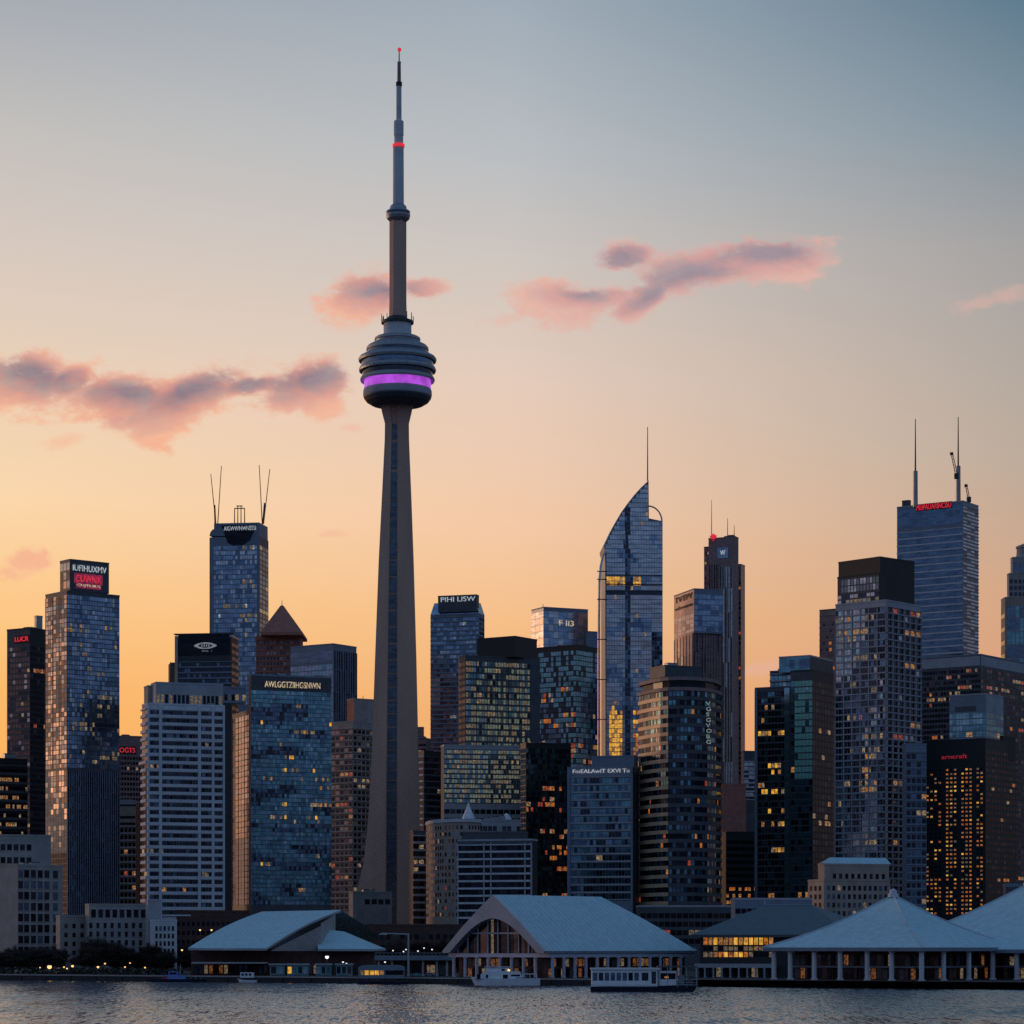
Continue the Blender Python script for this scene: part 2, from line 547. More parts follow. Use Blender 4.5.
class Bld:
    def __init__(s, name, label, D, xl, xc, xr, th, cat='building', group=None):
        s.D, s.xl, s.xc, s.xr, s.th = D, xl, xc, xr, th
        s.root = empty(name, label, cat, (WX(xc, D), D, GZ), group)
        s.seed = R.random() * 100

    def block(s, yt, yb=None, wall=W_dark, wallR=None, roof=W_roof, xl=None, xc=None, xr=None, th=None, D=None, par=0.9, name='wall', parm=None):
        D = s.D if D is None else D
        xl = s.xl if xl is None else xl
        xc = s.xc if xc is None else xc
        xr = s.xr if xr is None else xr
        th = math.radians(s.th if th is None else th) - math.atan((xc - 512.0) / F)
        wallR = wallR or wall
        C = Vector((WX(xc, D), D, 0))
        uR = Vector((math.cos(th), math.sin(th), 0))
        uL = Vector((-math.sin(th), math.cos(th), 0))
        fR = Face(C, uR, 1, Vector((math.sin(th), -math.cos(th), 0)))
        a = fR.t(xr)
        fL = Face(C, uL, 1, Vector((-math.cos(th), -math.sin(th), 0)))
        b = fL.t(xl)
        fR.w = a
        Lp = C + uL * b
        fL = Face(Lp, -uL, b, fL.n)
        z1 = WZ(yt, D)
        z0 = GZ if yb is None else WZ(yb, D)
        mb = MB()
        Rp, Bp = C + uR * a, C + uR * a + uL * b
        P = lambda p, z: (p.x, p.y, z)
        mb.face([P(C, z0), P(Rp, z0), P(Rp, z1), P(C, z1)], wallR)
        mb.face([P(Rp, z0), P(Bp, z0), P(Bp, z1), P(Rp, z1)], wallR)
        mb.face([P(Bp, z0), P(Lp, z0), P(Lp, z1), P(Bp, z1)], wall)
        mb.face([P(Lp, z0), P(C, z0), P(C, z1), P(Lp, z1)], wall)
        mb.face([P(C, z1), P(Rp, z1), P(Bp, z1), P(Lp, z1)], roof)
        if yb is not None:
            mb.face([P(Lp, z0), P(Bp, z0), P(Rp, z0), P(C, z0)], wall)
        s.last_wall = mb.build(name, s.root)
        fr = dict(C=C, uR=uR, uL=uL, a=a, b=b, z0=z0, z1=z1, R=fR, L=fL, D=D, yt=yt)
        if par:
            pb = MB()
            pm = parm or wallR
            k = 0.35
            pb.obox(C - uR * 0.12 - uL * 0.12, uR, a + 0.24, uL, k, z1, z1 + par, pm)
            pb.obox(C - uR * 0.12 + uL * (b - k + 0.12), uR, a + 0.24, uL, k, z1, z1 + par, pm)
            pb.obox(C - uR * 0.12 + uL * (k - 0.12), uR, k, uL, b - 2 * k + 0.24, z1, z1 + par, pm)
            pb.obox(C + uR * (a - k + 0.12) + uL * (k - 0.12), uR, k, uL, b - 2 * k + 0.24, z1, z1 + par, pm)
            pb.build('parapet', s.root)
        return fr

    def pick(s, st, i, k, n, lits):
        if st['zone']:
            z = st['zone'](i, k, n)
            if z is not None:
                return z
        if i in lits:
            return R.choice(st['litm'])
        if st['blot']:
            mats, thr, sx, sy = st['blot']  # patches of other glass tints stand in for blotchy reflections
            v = noise.noise(Vector((i * sx, k * sy, s.seed))) + R.uniform(-0.09, 0.09)
            if v > thr:
                return R.choice(mats)
        r = R.random() * sum(w for w, _ in st['mats'])
        for w, m in st['mats']:
            r -= w
            if r <= 0:
                return m
        return st['mats'][-1][1]

    def storeys(s, fr, fh, yt=None, yb=None, L=None, R_=None, name='window', skip=()):
        D = fr['D']
        yt = fr['yt'] + 1.0 if yt is None else yt
        z1 = WZ(yt, D)
        z0 = WZ(yb, D) if yb is not None else fr['z0']
        n = max(1, int(round((z1 - z0) / (fh / F * D))))
        H = (z1 - z0) / n
        fb = MB()
        for (fa, st) in ((fr['L'], L), (fr['R'], R_)):
            if not st:
                continue
            t0 = 0.0 if st['x0'] is None else fa.t(st['x0'])
            t1 = fa.w if st['x1'] is None else fa.t(st['x1'])
            t0, t1 = max(0, t0), min(fa.w, t1)
            st['_t'] = (t0, t1)
            pxw = abs((fa.o + fa.u * t1).x / (fa.o + fa.u * t1).y - (fa.o + fa.u * t0).x / (fa.o + fa.u * t0).y) * F
            st['_n'] = max(1, int(round(pxw / st['pane'])))
            if st['band']:
                bd, bh, bm = st['band'][:3]
                for k in range(n + 1):
                    za = z0 + H * k - H * bh * 0.5
                    zb = za + H * bh
                    za, zb = max(za, z0), min(zb, z1)
                    if zb - za > 0.05:
                        fb.obox(fa.p(t0, 0), fa.u, t1 - t0, fa.n, bd, za, zb, bm)
            if st['pier']:
                pd, pw, ev, pm = st['pier'][:4]
                m = max(1, int(round(st['_n'] / ev)))
                for i in range(m + 1):
                    tcn = t0 + (t1 - t0) * i / m
                    ta, tb = max(t0, tcn - pw / 2), min(t1, tcn + pw / 2)
                    fb.obox(fa.p(ta, 0), fa.u, tb - ta, fa.n, pd, z0, z1 - 0.03, pm)
        if fb.f:
            fb.build('facade_frame', s.root)
        for k in range(n):
            if k in skip:
                continue
            mb = MB()
            for (fa, st) in ((fr['L'], L), (fr['R'], R_)):
                if not st:
                    continue
                t0, t1 = st['_t']
                nb = st['_n']
                pw = (t1 - t0) / nb
                lits = set()
                if R.random() < min(0.95, st['lit'] * 4.2):
                    for _ in range(R.choice((1, 2, 2, 3, 4))):
                        i0 = R.randrange(nb)
                        for i in range(i0, min(nb, i0 + R.choice((1, 2, 3, 5, 8)))):
                            if R.random() < 0.75 and R.random() < 0.25 + st['lit'] * 4:
                                lits.add(i)
                sl_ = st['sill']
                za = z0 + H * (k + sl_)
                zb = min(z0 + H * (k + sl_ + st['h']), z1 - 0.05)
                for i in range(nb):
                    m = s.pick(st, i, n - 1 - k, nb, lits)
                    if m is None:
                        continue
                    g = st['gap'] * pw / 2
                    ta, tb = t0 + pw * i + g, t0 + pw * (i + 1) - g
                    o = st['off']
                    jt = st['tilt'] * 0.5
                    e = [o + R.uniform(0, jt) for _ in range(2)]
                    vt = R.uniform(-jt, jt) * 0.5
                    mb.face([fa.p(ta, za, max(0.02, e[0] - vt)), fa.p(tb, za, max(0.02, e[1] - vt)),
                             fa.p(tb, zb, max(0.02, e[1] + vt)), fa.p(ta, zb, max(0.02, e[0] + vt))], m)
            if mb.f:
                mb.build(name, s.root)

    def punched(s, fr, face, xs, ys, wpx, hpx, mats, lit=0.06, litm=(L_warm,), frame=None, limit=100):
        """Single windows, each an object of its own (the rest of a very big grid becomes one 'stuff' part)."""
        fa = fr[face]
        D = fr['D']
        rest = MB()
        cnt = 0
        cells = [(x, y) for y in ys for x in xs]
        for (x, y) in cells:
            ta, tb = fa.t(x - wpx / 2), fa.t(x + wpx / 2)
            za, zb = WZ(y + hpx / 2, D), WZ(y - hpx / 2, D)
            lm = None
            if callable(lit):
                lm = lit(x, y)
            elif R.random() < lit:
                lm = R.choice(litm)
            mb = MB() if cnt < limit else rest
            m = lm or R.choice(mats)
            mb.face([fa.p(ta, za, 0.04), fa.p(tb, za, 0.05), fa.p(tb, zb, 0.07), fa.p(ta, zb, 0.05)], m)
            if frame:
                q = 0.16
                mb.obox(fa.p(ta - q, 0), fa.u, tb - ta + 2 * q, fa.n, 0.22, za - 0.25, za - 0.02, frame)
                mb.obox(fa.p(ta - q, 0), fa.u, tb - ta + 2 * q, fa.n, 0.16, zb + 0.02, zb + 0.2, frame)
            if cnt < limit:
                mb.build('window', s.root)
            cnt += 1
        if rest.f:
            o = rest.build('window_grid', s.root)
            o['kind'] = 'stuff'

    def units(s, fr, n=3, h=(1.5, 4), mat=W_metal, span=(0.1, 0.9)):
        for _ in range(n):
            w, d, hh = R.uniform(2, 7), R.uniform(2, 6), R.uniform(*h)
            a = R.uniform(span[0], span[1]) * max(1, fr['a'] - w)
            b = R.uniform(0.05, 0.5) * max(1, fr['b'] - d)
            mb = MB()
            o = fr['C'] + fr['uR'] * a + fr['uL'] * b
            w, d = min(w, fr['a'] * 0.8), min(d, fr['b'] * 0.8)
            mb.obox(o, fr['uR'], w, fr['uL'], d, fr['z1'], fr['z1'] + hh, mat)
            mb.obox(o + fr['uR'] * 0.3 + fr['uL'] * 0.3, fr['uR'], w - 0.6, fr['uL'], d - 0.6, fr['z1'] + hh, fr['z1'] + hh + 0.4, W_metald)
            mb.build('rooftop_unit', s.root)

    def mast(s, px, y0, y1, wpx, D=None, px1=None, mat=W_metald, name='antenna', wpx1=None, dd=6.0):
        D = (s.D if D is None else D) + dd
        mb = MB()
        r = wpx / 2 / F * D
        r1 = (wpx * 0.45 if wpx1 is None else wpx1) / 2 / F * D
        mb.tube(WP(px, y0, D), WP(px if px1 is None else px1, y1, D), r, r1, mat, 8)
        return mb.build(name, s.root)

    def sign(s, fr, face, txt, x0, x1, ya, yb, mat, panel=None, off=0.3, name='sign_lettering', pad=0.8):
        fa = fr[face]
        t0, t1 = fa.t(x0), fa.t(x1)
        D0 = (fa.o + fa.u * t0).y
        za, zb = WZ(yb, D0), WZ(ya, D0)
        par = s.root
        if panel:
            mb = MB()
            mb.obox(fa.p(t0 - pad, 0, 0.03), fa.u, t1 - t0 + 2 * pad, fa.n, off, za - pad, zb + pad, panel)
            par = mb.build('sign_panel', s.root)
        return text_mesh(txt, name, mat, par, fa.p(t0, za, off + 0.04), fa.u, fa.n, t1 - t0, zb - za)


# ------------------------------------------------------------------ setting: water, ground, quay
def struct(o, kind='structure'):
    o['kind'] = kind
    return o


def water_material():
    m = bpy.data.materials.new('lake_water')
    m.use_nodes = True
    nt = m.node_tree
    b = nt.nodes['Principled BSDF']
    b.inputs['Base Color'].default_value = (0.03, 0.036, 0.046, 1)
    b.inputs['Roughness'].default_value = 0.14
    b.inputs['IOR'].default_value = 1.55
    t = nt.nodes.new('ShaderNodeTexCoord')

    def noise_(sx, sy, det, rough=0.6):
        mp = nt.nodes.new('ShaderNodeMapping')
        mp.inputs['Scale'].default_value = (sx, sy, 1)
        mp.inputs['Rotation'].default_value = (0, 0, 0.1)
        n = nt.nodes.new('ShaderNodeTexNoise')
        n.inputs['Scale'].default_value = 1.0
        n.inputs['Detail'].default_value = det
        n.inputs['Roughness'].default_value = rough
        nt.links.new(t.outputs['Object'], mp.inputs[0])
        nt.links.new(mp.outputs[0], n.inputs['Vector'])
        return n

    def vm(op, a, b=None):
        n = nt.nodes.new('ShaderNodeVectorMath')
        n.operation = op
        for i, v in enumerate((a, b)):
            if v is None:
                continue
            if isinstance(v, tuple):
                n.inputs[i].default_value = v
            else:
                nt.links.new(v, n.inputs[i])
        return n.outputs[0]

    # wave slopes are put straight into the normal, so they stay the same size at any distance
    ripple = vm('MULTIPLY', vm('SUBTRACT', noise_(1.6, 0.13, 3).outputs['Color'], (0.5, 0.5, 0.5)), (0.5, 0.40, 0.0))
    chop = vm('MULTIPLY', vm('SUBTRACT', noise_(0.5, 0.045, 5, 0.75).outputs['Color'], (0.5, 0.5, 0.5)), (0.35, 0.36, 0.0))
    swell = vm('MULTIPLY', vm('SUBTRACT', noise_(0.012, 0.009, 4).outputs['Color'], (0.5, 0.5, 0.5)), (0.0, 0.22, 0.0))
    tot = vm('ADD', vm('ADD', ripple, chop), vm('ADD', swell, (0.0, -0.125, 1.0)))
    nt.links.new(vm('NORMALIZE', tot), b.inputs['Normal'])
    return m


QL, QR = 1157.0, 905.0     # distance of the quay edge at the left and right picture border


def quayD(px):
    # straight quay line in plan
    xl, xr = WX(0, QL), WX(1024, QR)
    k = (px - 512) / F
    # point (k d, d) on the line
    m = (QR - QL) / (xr - xl)
    return (QL - m * xl) / (1 - m * k)


xl_, xr_ = WX(0, QL), WX(1024, QR)
m_ = (QR - QL) / (xr_ - xl_)
far = 60000.0
ql = (xl_ - 1200, QL - m_ * 1200)
qr = (xr_ + 700, QR + m_ * 700)
mb = MB()
mb.face([(-far, -far, 0), (far, -far, 0), (far, far, 0), (-far, far, 0)], water_material())
struct(mb.build('water'))
mb = MB()
M_ground = pmat('ground_paving', (0.045, 0.045, 0.048), 0.9, 0, 0.35, 0.05)
mb.face([(ql[0], ql[1], GZ), (qr[0], qr[1], GZ), (far, 9000, GZ), (far, far, GZ), (-far, far, GZ), (-far, 9000, GZ)], M_ground)
struct(mb.build('ground'))
qe = Vector((xr_ - xl_, QR - QL, 0)).normalized()
qn = Vector((-qe.y, qe.x, 0))
if qn.y < 0:
    qn = -qn
mb = MB()
Q0 = Vector((xl_ - 1190, QL - m_ * 1190, 0))
mb.obox(Q0 - qn * 0.4, qe, 1750, qn, 1.6, -2.0, GZ + 0.25, M_quay)
mb.obox(Q0 - qn * 0.65, qe, 1750, qn, 0.24, GZ - 0.45, GZ + 0.1, W_stone)
for k in range(0, 1750, 14):
    mb.obox(Q0 + qe * k - qn * 0.8, qe, 0.5, qn, 0.38, -1.0, GZ - 0.5, W_black)
tag(mb.build('quay_wall'), 'long dark concrete quay wall between the lake and the waterfront buildings', 'quay wall')

WB = 'window_band'
mb = MB()
for k in range(760, 1330, 2):
    p = Q0 + qe * k + qn * 0.5
    mb.obox(p, qe, 0.09, qn, 0.09, GZ + 0.25, GZ + 1.3, W_metald)
for z in (0.75, 1.25):
    mb.obox(Q0 + qe * 760 + qn * 0.5, qe, 570, qn, 0.07, GZ + z, GZ + z + 0.08, W_metald)
tag(mb.build('quay_railing'), 'thin dark metal railing along the top of the quay wall', 'railing')

# ------------------------------------------------------------------ the tall concrete tower
TD = 1620.0
TX = WX(397.5, TD)
tw = empty('communications_tower', 'very tall tapered concrete tower with round pod, purple light ring and mast', 'tower', (TX, TD, GZ))
K = TD / F
prof2 = [(-1.0, -0.22), (-0.46, -0.50), (-0.42, -0.38), (-0.02, -0.40), (0.02, -0.55), (0.90, -0.26), (0.92, 0.02), (0.30, 0.85), (-0.25, 0.88), (-1.0, 0.02)]
rows = [(975, 26.5, 31), (915, 25.5, 44), (893, 25, 41), (865, 24.5, 34), (840, 24.3, 31), (800, 24, 27.5), (740, 22.5, 25), (660, 20.6, 22.3), (560, 17.6, 18.6), (500, 15.2, 15.6),
        (440, 12.6, 12.7), (424, 12.4, 12.5), (412, 15.5, 15.6), (404, 17, 17)]
mb = MB()
rings = []
for (y, rr, rl) in rows:
    z = WZ(y, TD) if y < 975 else GZ
    ring = []
    for (a, b) in prof2:
        r = rl if a < -0.9 else rr
        ring.append((TX + a * r * K, TD + b * rr * K, z))
    rings.append(ring)
for k in range(len(rings) - 1):
    n = len(prof2)
    for i in range(n):
        j = (i + 1) % n
        mb.face([rings[k][i], rings[k][j], rings[k + 1][j], rings[k + 1][i]], W_conc)
mb.build('shaft', tw)
mb = MB()
for k in range(len(rows) - 3):
    for i in range(6 if k < 9 else 2):
        f0, f1 = i / (6 if k < 9 else 2), (i + 0.9) / (6 if k < 9 else 2)
        P = lambda idx, f: Vector(rings[k][idx]).lerp(Vector(rings[k + 1][idx]), f) + Vector((0, -0.35, 0))
        mb.face([P(2, f0), P(3, f0), P(3, f1), P(2, f1)], glass('glass_lift', (0.10, 0.13, 0.17), 0.35))
mb.build('lift_shaft_glazing', tw)


def ringpart(name, prof, mat, cx=397.5, n=48, smooth=True):
    mb = MB()
    mb.lathe(WX(cx, TD), TD, [(r * K, WZ(y, TD)) for (r, y) in prof], mat, n)
    return mb.build(name, tw, False)


ringpart('pod_base', [(6, 403), (16, 406), (26, 405), (31, 402), (33.6, 398.5), (34, 397)], W_dark)
ringpart('pod_radome', [(34, 397), (34.4, 395.6), (34.3, 391.5), (33.6, 389.6)], W_grey)
ringpart('pod_light_band', [(33.6, 389.6), (33.5, 380.5)], E_purple)
ringpart('pod_floor_ring', [(33.5, 380.5), (36.8, 381.8), (37.4, 380), (36.4, 377.6), (35.2, 376.6)], W_grey)
ringpart('pod_window_ring', [(35.2, 377.4), (35.4, 371.6)], G_night)
ringpart('pod_floor_ring', [(35.4, 371.6), (38.3, 371.8), (38.7, 369.9), (37.5, 367.4), (35.8, 366.6)], W_metal)
ringpart('pod_window_ring', [(35.8, 367.2), (36.0, 361.8)], G_blue2)
ringpart('pod_floor_ring', [(36.0, 361.8), (38.6, 361.8), (39.2, 359.6), (37.6, 357.2), (31.5, 353.8), (30, 353.5)], W_metal)
ringpart('pod_window_ring', [(30, 353.5), (30.2, 351.2)], G_blue2)
ringpart('pod_floor_ring', [(30.2, 351.2), (31.2, 350.6), (31, 348), (29.2, 346), (23.2, 342.8)], W_metal)
ringpart('pod_roof_ring', [(22, 342.8), (22.2, 341), (23, 340.4), (22.8, 338.3), (21, 337.2), (14, 337)], W_metal)
ringpart('pod_drum', [(14, 337), (13.9, 322.8)], W_white)
ringpart('pod_gallery', [(13.9, 323.8), (16.2, 323.6), (16.3, 321.6), (15, 320.8), (11, 320.2), (9.4, 317)], W_metald)
for i in range(14):
    a = 2 * PI * i / 14
    mb = MB()
    x, y = TX + 15.8 * K * math.cos(a), TD + 15.8 * K * math.sin(a)
    mb.tube((x, y, WZ(322, TD)), (x, y, WZ(R.choice((314, 316, 318)), TD)), 0.3, 0.22, W_metald, 5)
    mb.build('pod_antenna', tw)
ringpart('upper_shaft', [(9.0, 322), (8.5, 300), (8.5, 221)], W_conc, 397.9, 6)
ringpart('sky_pod', [(8.5, 221.5), (11.2, 219), (12.0, 216.5), (12.1, 214.6)], W_metal, 398.2)
ringpart('sky_pod_window', [(11.7, 214.6), (11.7, 212.4)], G_night, 398.2)
ringpart('sky_pod_roof', [(12.1, 212.4), (11.6, 211.2), (8.6, 209.4), (8.2, 206.6), (6.4, 204.8), (5.4, 204)], W_metal, 398.2)
ringpart('mast_section', [(5.5, 206), (5.3, 146.5)], W_white, 398.4, 20)
ringpart('mast_light_ring', [(5.3, 147.4), (6.1, 147.2), (6.1, 144.4), (4.8, 144.2)], E_ringr, 398.6, 24)
ringpart('mast_section', [(4.5, 144.6), (4.5, 136), (4.9, 135.6), (4.9, 121.6), (4.3, 120.8), (2.6, 120.6)], W_white, 398.7, 20)
ringpart('mast_section', [(2.7, 121), (2.6, 86)], W_white, 398.9, 16)
ringpart('mast_collar', [(2.6, 86.4), (3.1, 86.2), (3.1, 82.2), (1.9, 82)], W_black, 399.0, 16)
ringpart('mast_section', [(1.9, 82.4), (1.7, 62.4)], W_purp, 399.1, 14)
ringpart('mast_tip', [(1.9, 63), (1.9, 61.8), (0.7, 61.6), (0.55, 51)], W_metal, 399.2, 10)
mb = MB()
mb.ball((WX(399.4, TD), TD, WZ(49.6, TD)), 1.25, E_ringr)
mb.build('beacon', tw)
# low building at the foot of the tower
b = Bld('tower_base_building', 'low grey entrance building at the foot of the tall concrete tower', 1540, 349, 353, 392, 15)
fr = b.block(893, None, W_stone, W_stone)
b.storeys(fr, 9, 897, 914, R_=S(7, 0.6, ((1, G_night),), 0.0, gap=0.25, x0=364, x1=391), name=WB, skip=(0,))
b.units(fr, 2, (1.5, 3))
mb = MB()
mb.ball((WX(367, 1550), 1550, WZ(891.5, 1550)), 1.7, E_lamp, 10, 0.7)
mb.build('skylight_dome', b.root)

WB = 'window_band'
# ================================================================== left skyline
b = Bld('office_tower', 'dark brown tower at the left edge with small red rooftop letters', 1500, 7, 30, 50, 46)
fr = b.block(629, None, W_dark, W_black)
b.storeys(fr, 5.6, 645, 850, L=S(3.0, 0.62, ((6, G_bronze), (1, G_steel)), 0.03, blot=((G_night,), 0.2, .3, .4)), R_=S(3.2, 0.66, ((5, G_black), (1, G_night)), 0.025, (L_warm, L_red)), name=WB)
b.sign(fr, 'L', 'LUCR', 15.5, 29, 637.4, 642, E_signr, W_brick, 0.25)
b.units(fr, 2, (1, 2.5))
fr2 = b.block(617, 629, W_metal, W_metal, xl=34.5, xc=36.5, xr=42.5, th=30, D=1512, name='rooftop_housing')

b = Bld('office_tower', 'slim blue glass tower topped by a cube with white letters over red letters', 1400, 45.5, 67, 119.5, 30)
fr = b.block(592, None, W_dark, W_dark)
warmz = ((1, G_pale), (5, G_steel), (3, W_copper_sun), (4, G_bronze))  # pane mix that colours the sunset reflection into the left faces
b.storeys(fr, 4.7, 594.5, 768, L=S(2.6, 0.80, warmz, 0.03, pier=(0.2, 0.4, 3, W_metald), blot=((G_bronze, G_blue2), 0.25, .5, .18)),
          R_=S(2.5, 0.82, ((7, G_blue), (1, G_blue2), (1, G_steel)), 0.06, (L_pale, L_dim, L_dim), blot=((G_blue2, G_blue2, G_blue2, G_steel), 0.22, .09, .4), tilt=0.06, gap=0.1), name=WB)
b.storeys(fr, 5.5, 770, None, L=S(2.6, 0.86, ((3, G_blue2), (1, G_steel)), 0.0, zone=lambda i, k, n: (R.choice((G_steel, W_copper_sun, G_bronze)) if k < 9 and i > 1 and R.random() < 1.1 - k * 0.1 else (G_night if k > 14 else None))),  # painted sunset reflection fades down the left face, dark panes below
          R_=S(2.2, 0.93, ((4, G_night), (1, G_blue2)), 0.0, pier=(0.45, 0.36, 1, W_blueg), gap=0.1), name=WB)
b.units(fr, 4, (0.8, 1.6))
fr2 = b.block(560.5, 590, W_metald, W_dark, xl=60, xc=70, xr=109, th=30, D=1404, name='sign_cube', parm=W_dark)
b.storeys(fr2, 9, 562, 589, L=S(3, 0.8, warmz, 0.0), name=WB)
b.sign(fr2, 'R', 'IUFIHUXMV', 72.6, 106, 564.4, 570.4, E_signw, None, 0.2)
b.sign(fr2, 'R', 'CUWNX', 75.5, 101, 574.6, 581.4, E_signr, emat('sign_panel_red', (0.6, 0.04, 0.16), 0.32, 0.6, 0.6), 0.25, pad=0.9)
b.sign(fr2, 'R', 'CHJTURX', 76.5, 100, 583.6, 586.6, E_signc, MATS['sign_panel_red'], 0.25, pad=0.6)

b = Bld('office_building', 'low dark building at the left edge with rows of warm lit windows', 1440, -24, -14, 27.5, 20)
fr = b.block(759, None, W_black, W_black)
b.storeys(fr, 8.6, 764, 845, R_=S(2.2, 0.4, ((4, G_black), (1, G_night)), 0.2, (L_pale, L_warm), band=(0.35, 0.3, W_dark)), name=WB)
b.units(fr, 2)

b = Bld('masonry_block', 'grey stone block at the lower left edge with a blank side wall', 1230, -4, 18, 62.5, 40)
fr = b.block(866, None, W_stone, W_stone)
b.punched(fr, 'R', [20.6, 26.6, 33.4, 40.2, 46.8, 55.4], [873.5 + 11 * k for k in range(8)], 4.9, 7.6, (G_night, G_black, G_night, G_blue2), 0.03, (L_warm,), W_stone)
fr2 = b.block(836, 866, W_stone, W_stone, xl=-12, xc=-6, xr=51, th=12, D=1250, name='upper_wall')
b.punched(fr2, 'R', [3, 9.5, 16, 22.5, 29], [847, 860], 4.6, 6, (G_night, G_black), 0.04, (L_warm,), W_stone)
b.units(fr, 2, (1, 2))

b = Bld('masonry_lowrise', 'pale low masonry building with tall top-storey windows at the lower left', 1200, 56, 60, 92, 20)
fr = b.block(917, None, W_stone, W_stone)
b.punched(fr, 'R', [66, 74, 82], [926 + 9 * k for k in range(4)], 3.2, 4.6, (G_night, G_black), 0.08, (L_pale,))
fr = b.block(905.5, None, W_stone, W_stone, xl=85, xc=89, xr=149, th=8, D=1193, name='main_wall')
b.punched(fr, 'R', [93.5 + 7.1 * i for i in range(8)], [913.5], 4.6, 8.6, (G_night, G_black), 0.03, (L_pale,), W_white)
b.punched(fr, 'R', [90.8 + 7.1 * i for i in range(8)], [925.5 + 8.6 * k for k in range(5)], 3.0, 5.4, (G_night, G_black), 0.05, (L_pale,), W_grey)
fr = b.block(901.5, None, W_grey, W_grey, xl=145.5, xc=148, xr=161, th=8, D=1186, name='stair_tower')
fr = b.block(921.5, None, W_white, W_white, xl=150, xc=152.5, xr=177, th=8, D=1178, name='wing_wall')
b.punched(fr, 'R', [156.5, 160.6, 164.7, 168.8, 172.9], [928.5 + 7.5 * k for k in range(5)], 2.3, 4.8, (G_night, G_blue2), 0.05, (L_pale,))

b = Bld('residential_tower', 'dark reddish tower behind the pale balcony block with red rooftop letters', 1560, 113, 118, 147, 12)
fr = b.block(737, None, W_brown, W_purp)
b.storeys(fr, 5.2, 755, 915, R_=S(2.8, 0.55, ((3, G_night), (2, G_bronze)), 0.02, (L_red, L_pale), gap=0.3), name=WB)
b.sign(fr, 'R', 'OGTS', 119.5, 135, 747.6, 752.4, E_signr, W_black, 0.25)
b.units(fr, 2, (0.8, 1.5), W_brown)

b = Bld('apartment_block', 'narrow pale apartment block with stacked balconies beside the blue glass tower', 1450, 115.8, 136, 143, 74)
fr = b.block(806, None, W_beige, W_black)
b.storeys(fr, 7.4, 826, 905, L=S(4.4, 0.55, ((3, G_night), (1, G_bronze)), 0.03, (L_warm, L_red), band=(0.9, 0.22, W_grey), gap=0.22), name=WB)
b.storeys(fr, 6.5, 813, 826, L=S(20, 0.4, ((3, G_bronze),), 0, gap=0.05), name=WB)
fr2 = b.block(801.5, 806, W_grey, W_grey, xl=118, xc=133, xr=137, th=74, D=1456, name='penthouse')
b.units(fr2, 1, (0.8, 1.4))

b = Bld('hotel_tower', 'pale concrete tower with white floor bands and dark ribbon windows at left', 1285, 142, 147, 224.5, 13)
fr = b.block(683.5, None, W_grey, W_grey, xl=151, xc=156, xr=223, D=1290)
b.storeys(fr, 11.5, 694, 706, R_=S(4.2, 0.9, ((3, G_black), (2, L_dim), (1, G_blind)), 0.2, (L_pale,), gap=0.35), name='crown_arcade')
fr = b.block(704.5, None, W_grey, W_white, name='main_wall')
b.storeys(fr, 7.62, 708, 916, L=S(2.4, 0.58, ((3, G_night), (1, G_bronze)), 0.02, band=(0.8, 0.4, W_white)),
          R_=S(3.2, 0.56, ((7, G_night), (2, G_black), (1, G_blue2)), 0.05, (L_pale, L_warm, L_dim), band=(0.9, 0.4, W_white), gap=0.05), name=WB)
for (pa, pb) in ((147, 149), (158.6, 161.5), (197.6, 200.4), (211.4, 213.8), (222.4, 224.4)):
    fa = fr['R']
    mb = MB()
    mb.obox(fa.p(fa.t(pa), 0), fa.u, fa.t(pb) - fa.t(pa), fa.n, 1.15, GZ, fr['z1'] - 0.1, W_white)
    mb.build('pier', b.root)
fr2 = b.block(687, 704, W_beige, W_beige, xl=144, xc=148, xr=156, D=1297, name='shoulder')
b.units(fr, 1)

b = Bld('office_tower', 'dark tower with a pale oval emblem on its black crown panel', 1450, 175, 231.5, 238.5, 76)
fr = b.block(636.8, None, W_metald, W_black, parm=W_copper_sun)
b.storeys(fr, 5.6, 661, 700, L=S(3.0, 0.55, ((3, G_night), (1, G_blue2)), 0.04, (L_dim,), band=(0.4, 0.3, W_blueg), x0=178.5), name=WB)
b.storeys(fr, 7, 640, 760, R_=S(3, 0.5, ((1, G_black),), 0.03, (L_pale,)), name=WB)
fa = fr['L']
mb = MB()
mb.obox(fa.p(fa.t(178.5), 0), fa.u, fa.t(229.5) - fa.t(178.5), fa.n, 0.4, WZ(659.5, 1475), WZ(639.5, 1475), G_black)
cp = mb.build('crown_panel', b.root)
mb = MB()
mb.obox(fa.p(0, 0), fa.u, fa.t(178), fa.n, 0.6, GZ, fr['z1'] - 0.2, W_copper_sun)
mb.build('edge_pier', b.root)
mb = MB()      # emblem: an oval with a pointed end
cz = WZ(648.4, 1465)
t0 = fa.t(205.5)
n = 26
for i in range(n):
    a0, a1 = 2 * PI * i / n, 2 * PI * (i + 1) / n
    q = lambda a, r: fa.p(t0 + r * 5.6 * math.cos(a) * (1.12 if abs(math.cos(a)) > 0.93 else 1), cz + r * 1.75 * math.sin(a), 0.5)
    mb.face([q(a0, 0.62), q(a0, 1), q(a1, 1), q(a1, 0.62)], emat('emblem_dim', (0.55, 0.6, 0.72), 0.32))
for k in (-2, -0.7, 0.6, 1.9):
    mb.face([fa.p(t0 + k - 0.35, cz - 0.6, 0.5), fa.p(t0 + k + 0.35, cz - 0.6, 0.5), fa.p(t0 + k + 0.55, cz + 0.65, 0.5), fa.p(t0 + k - 0.1, cz + 0.65, 0.5)], MATS['emblem_dim'])
mb.build('emblem', cp)
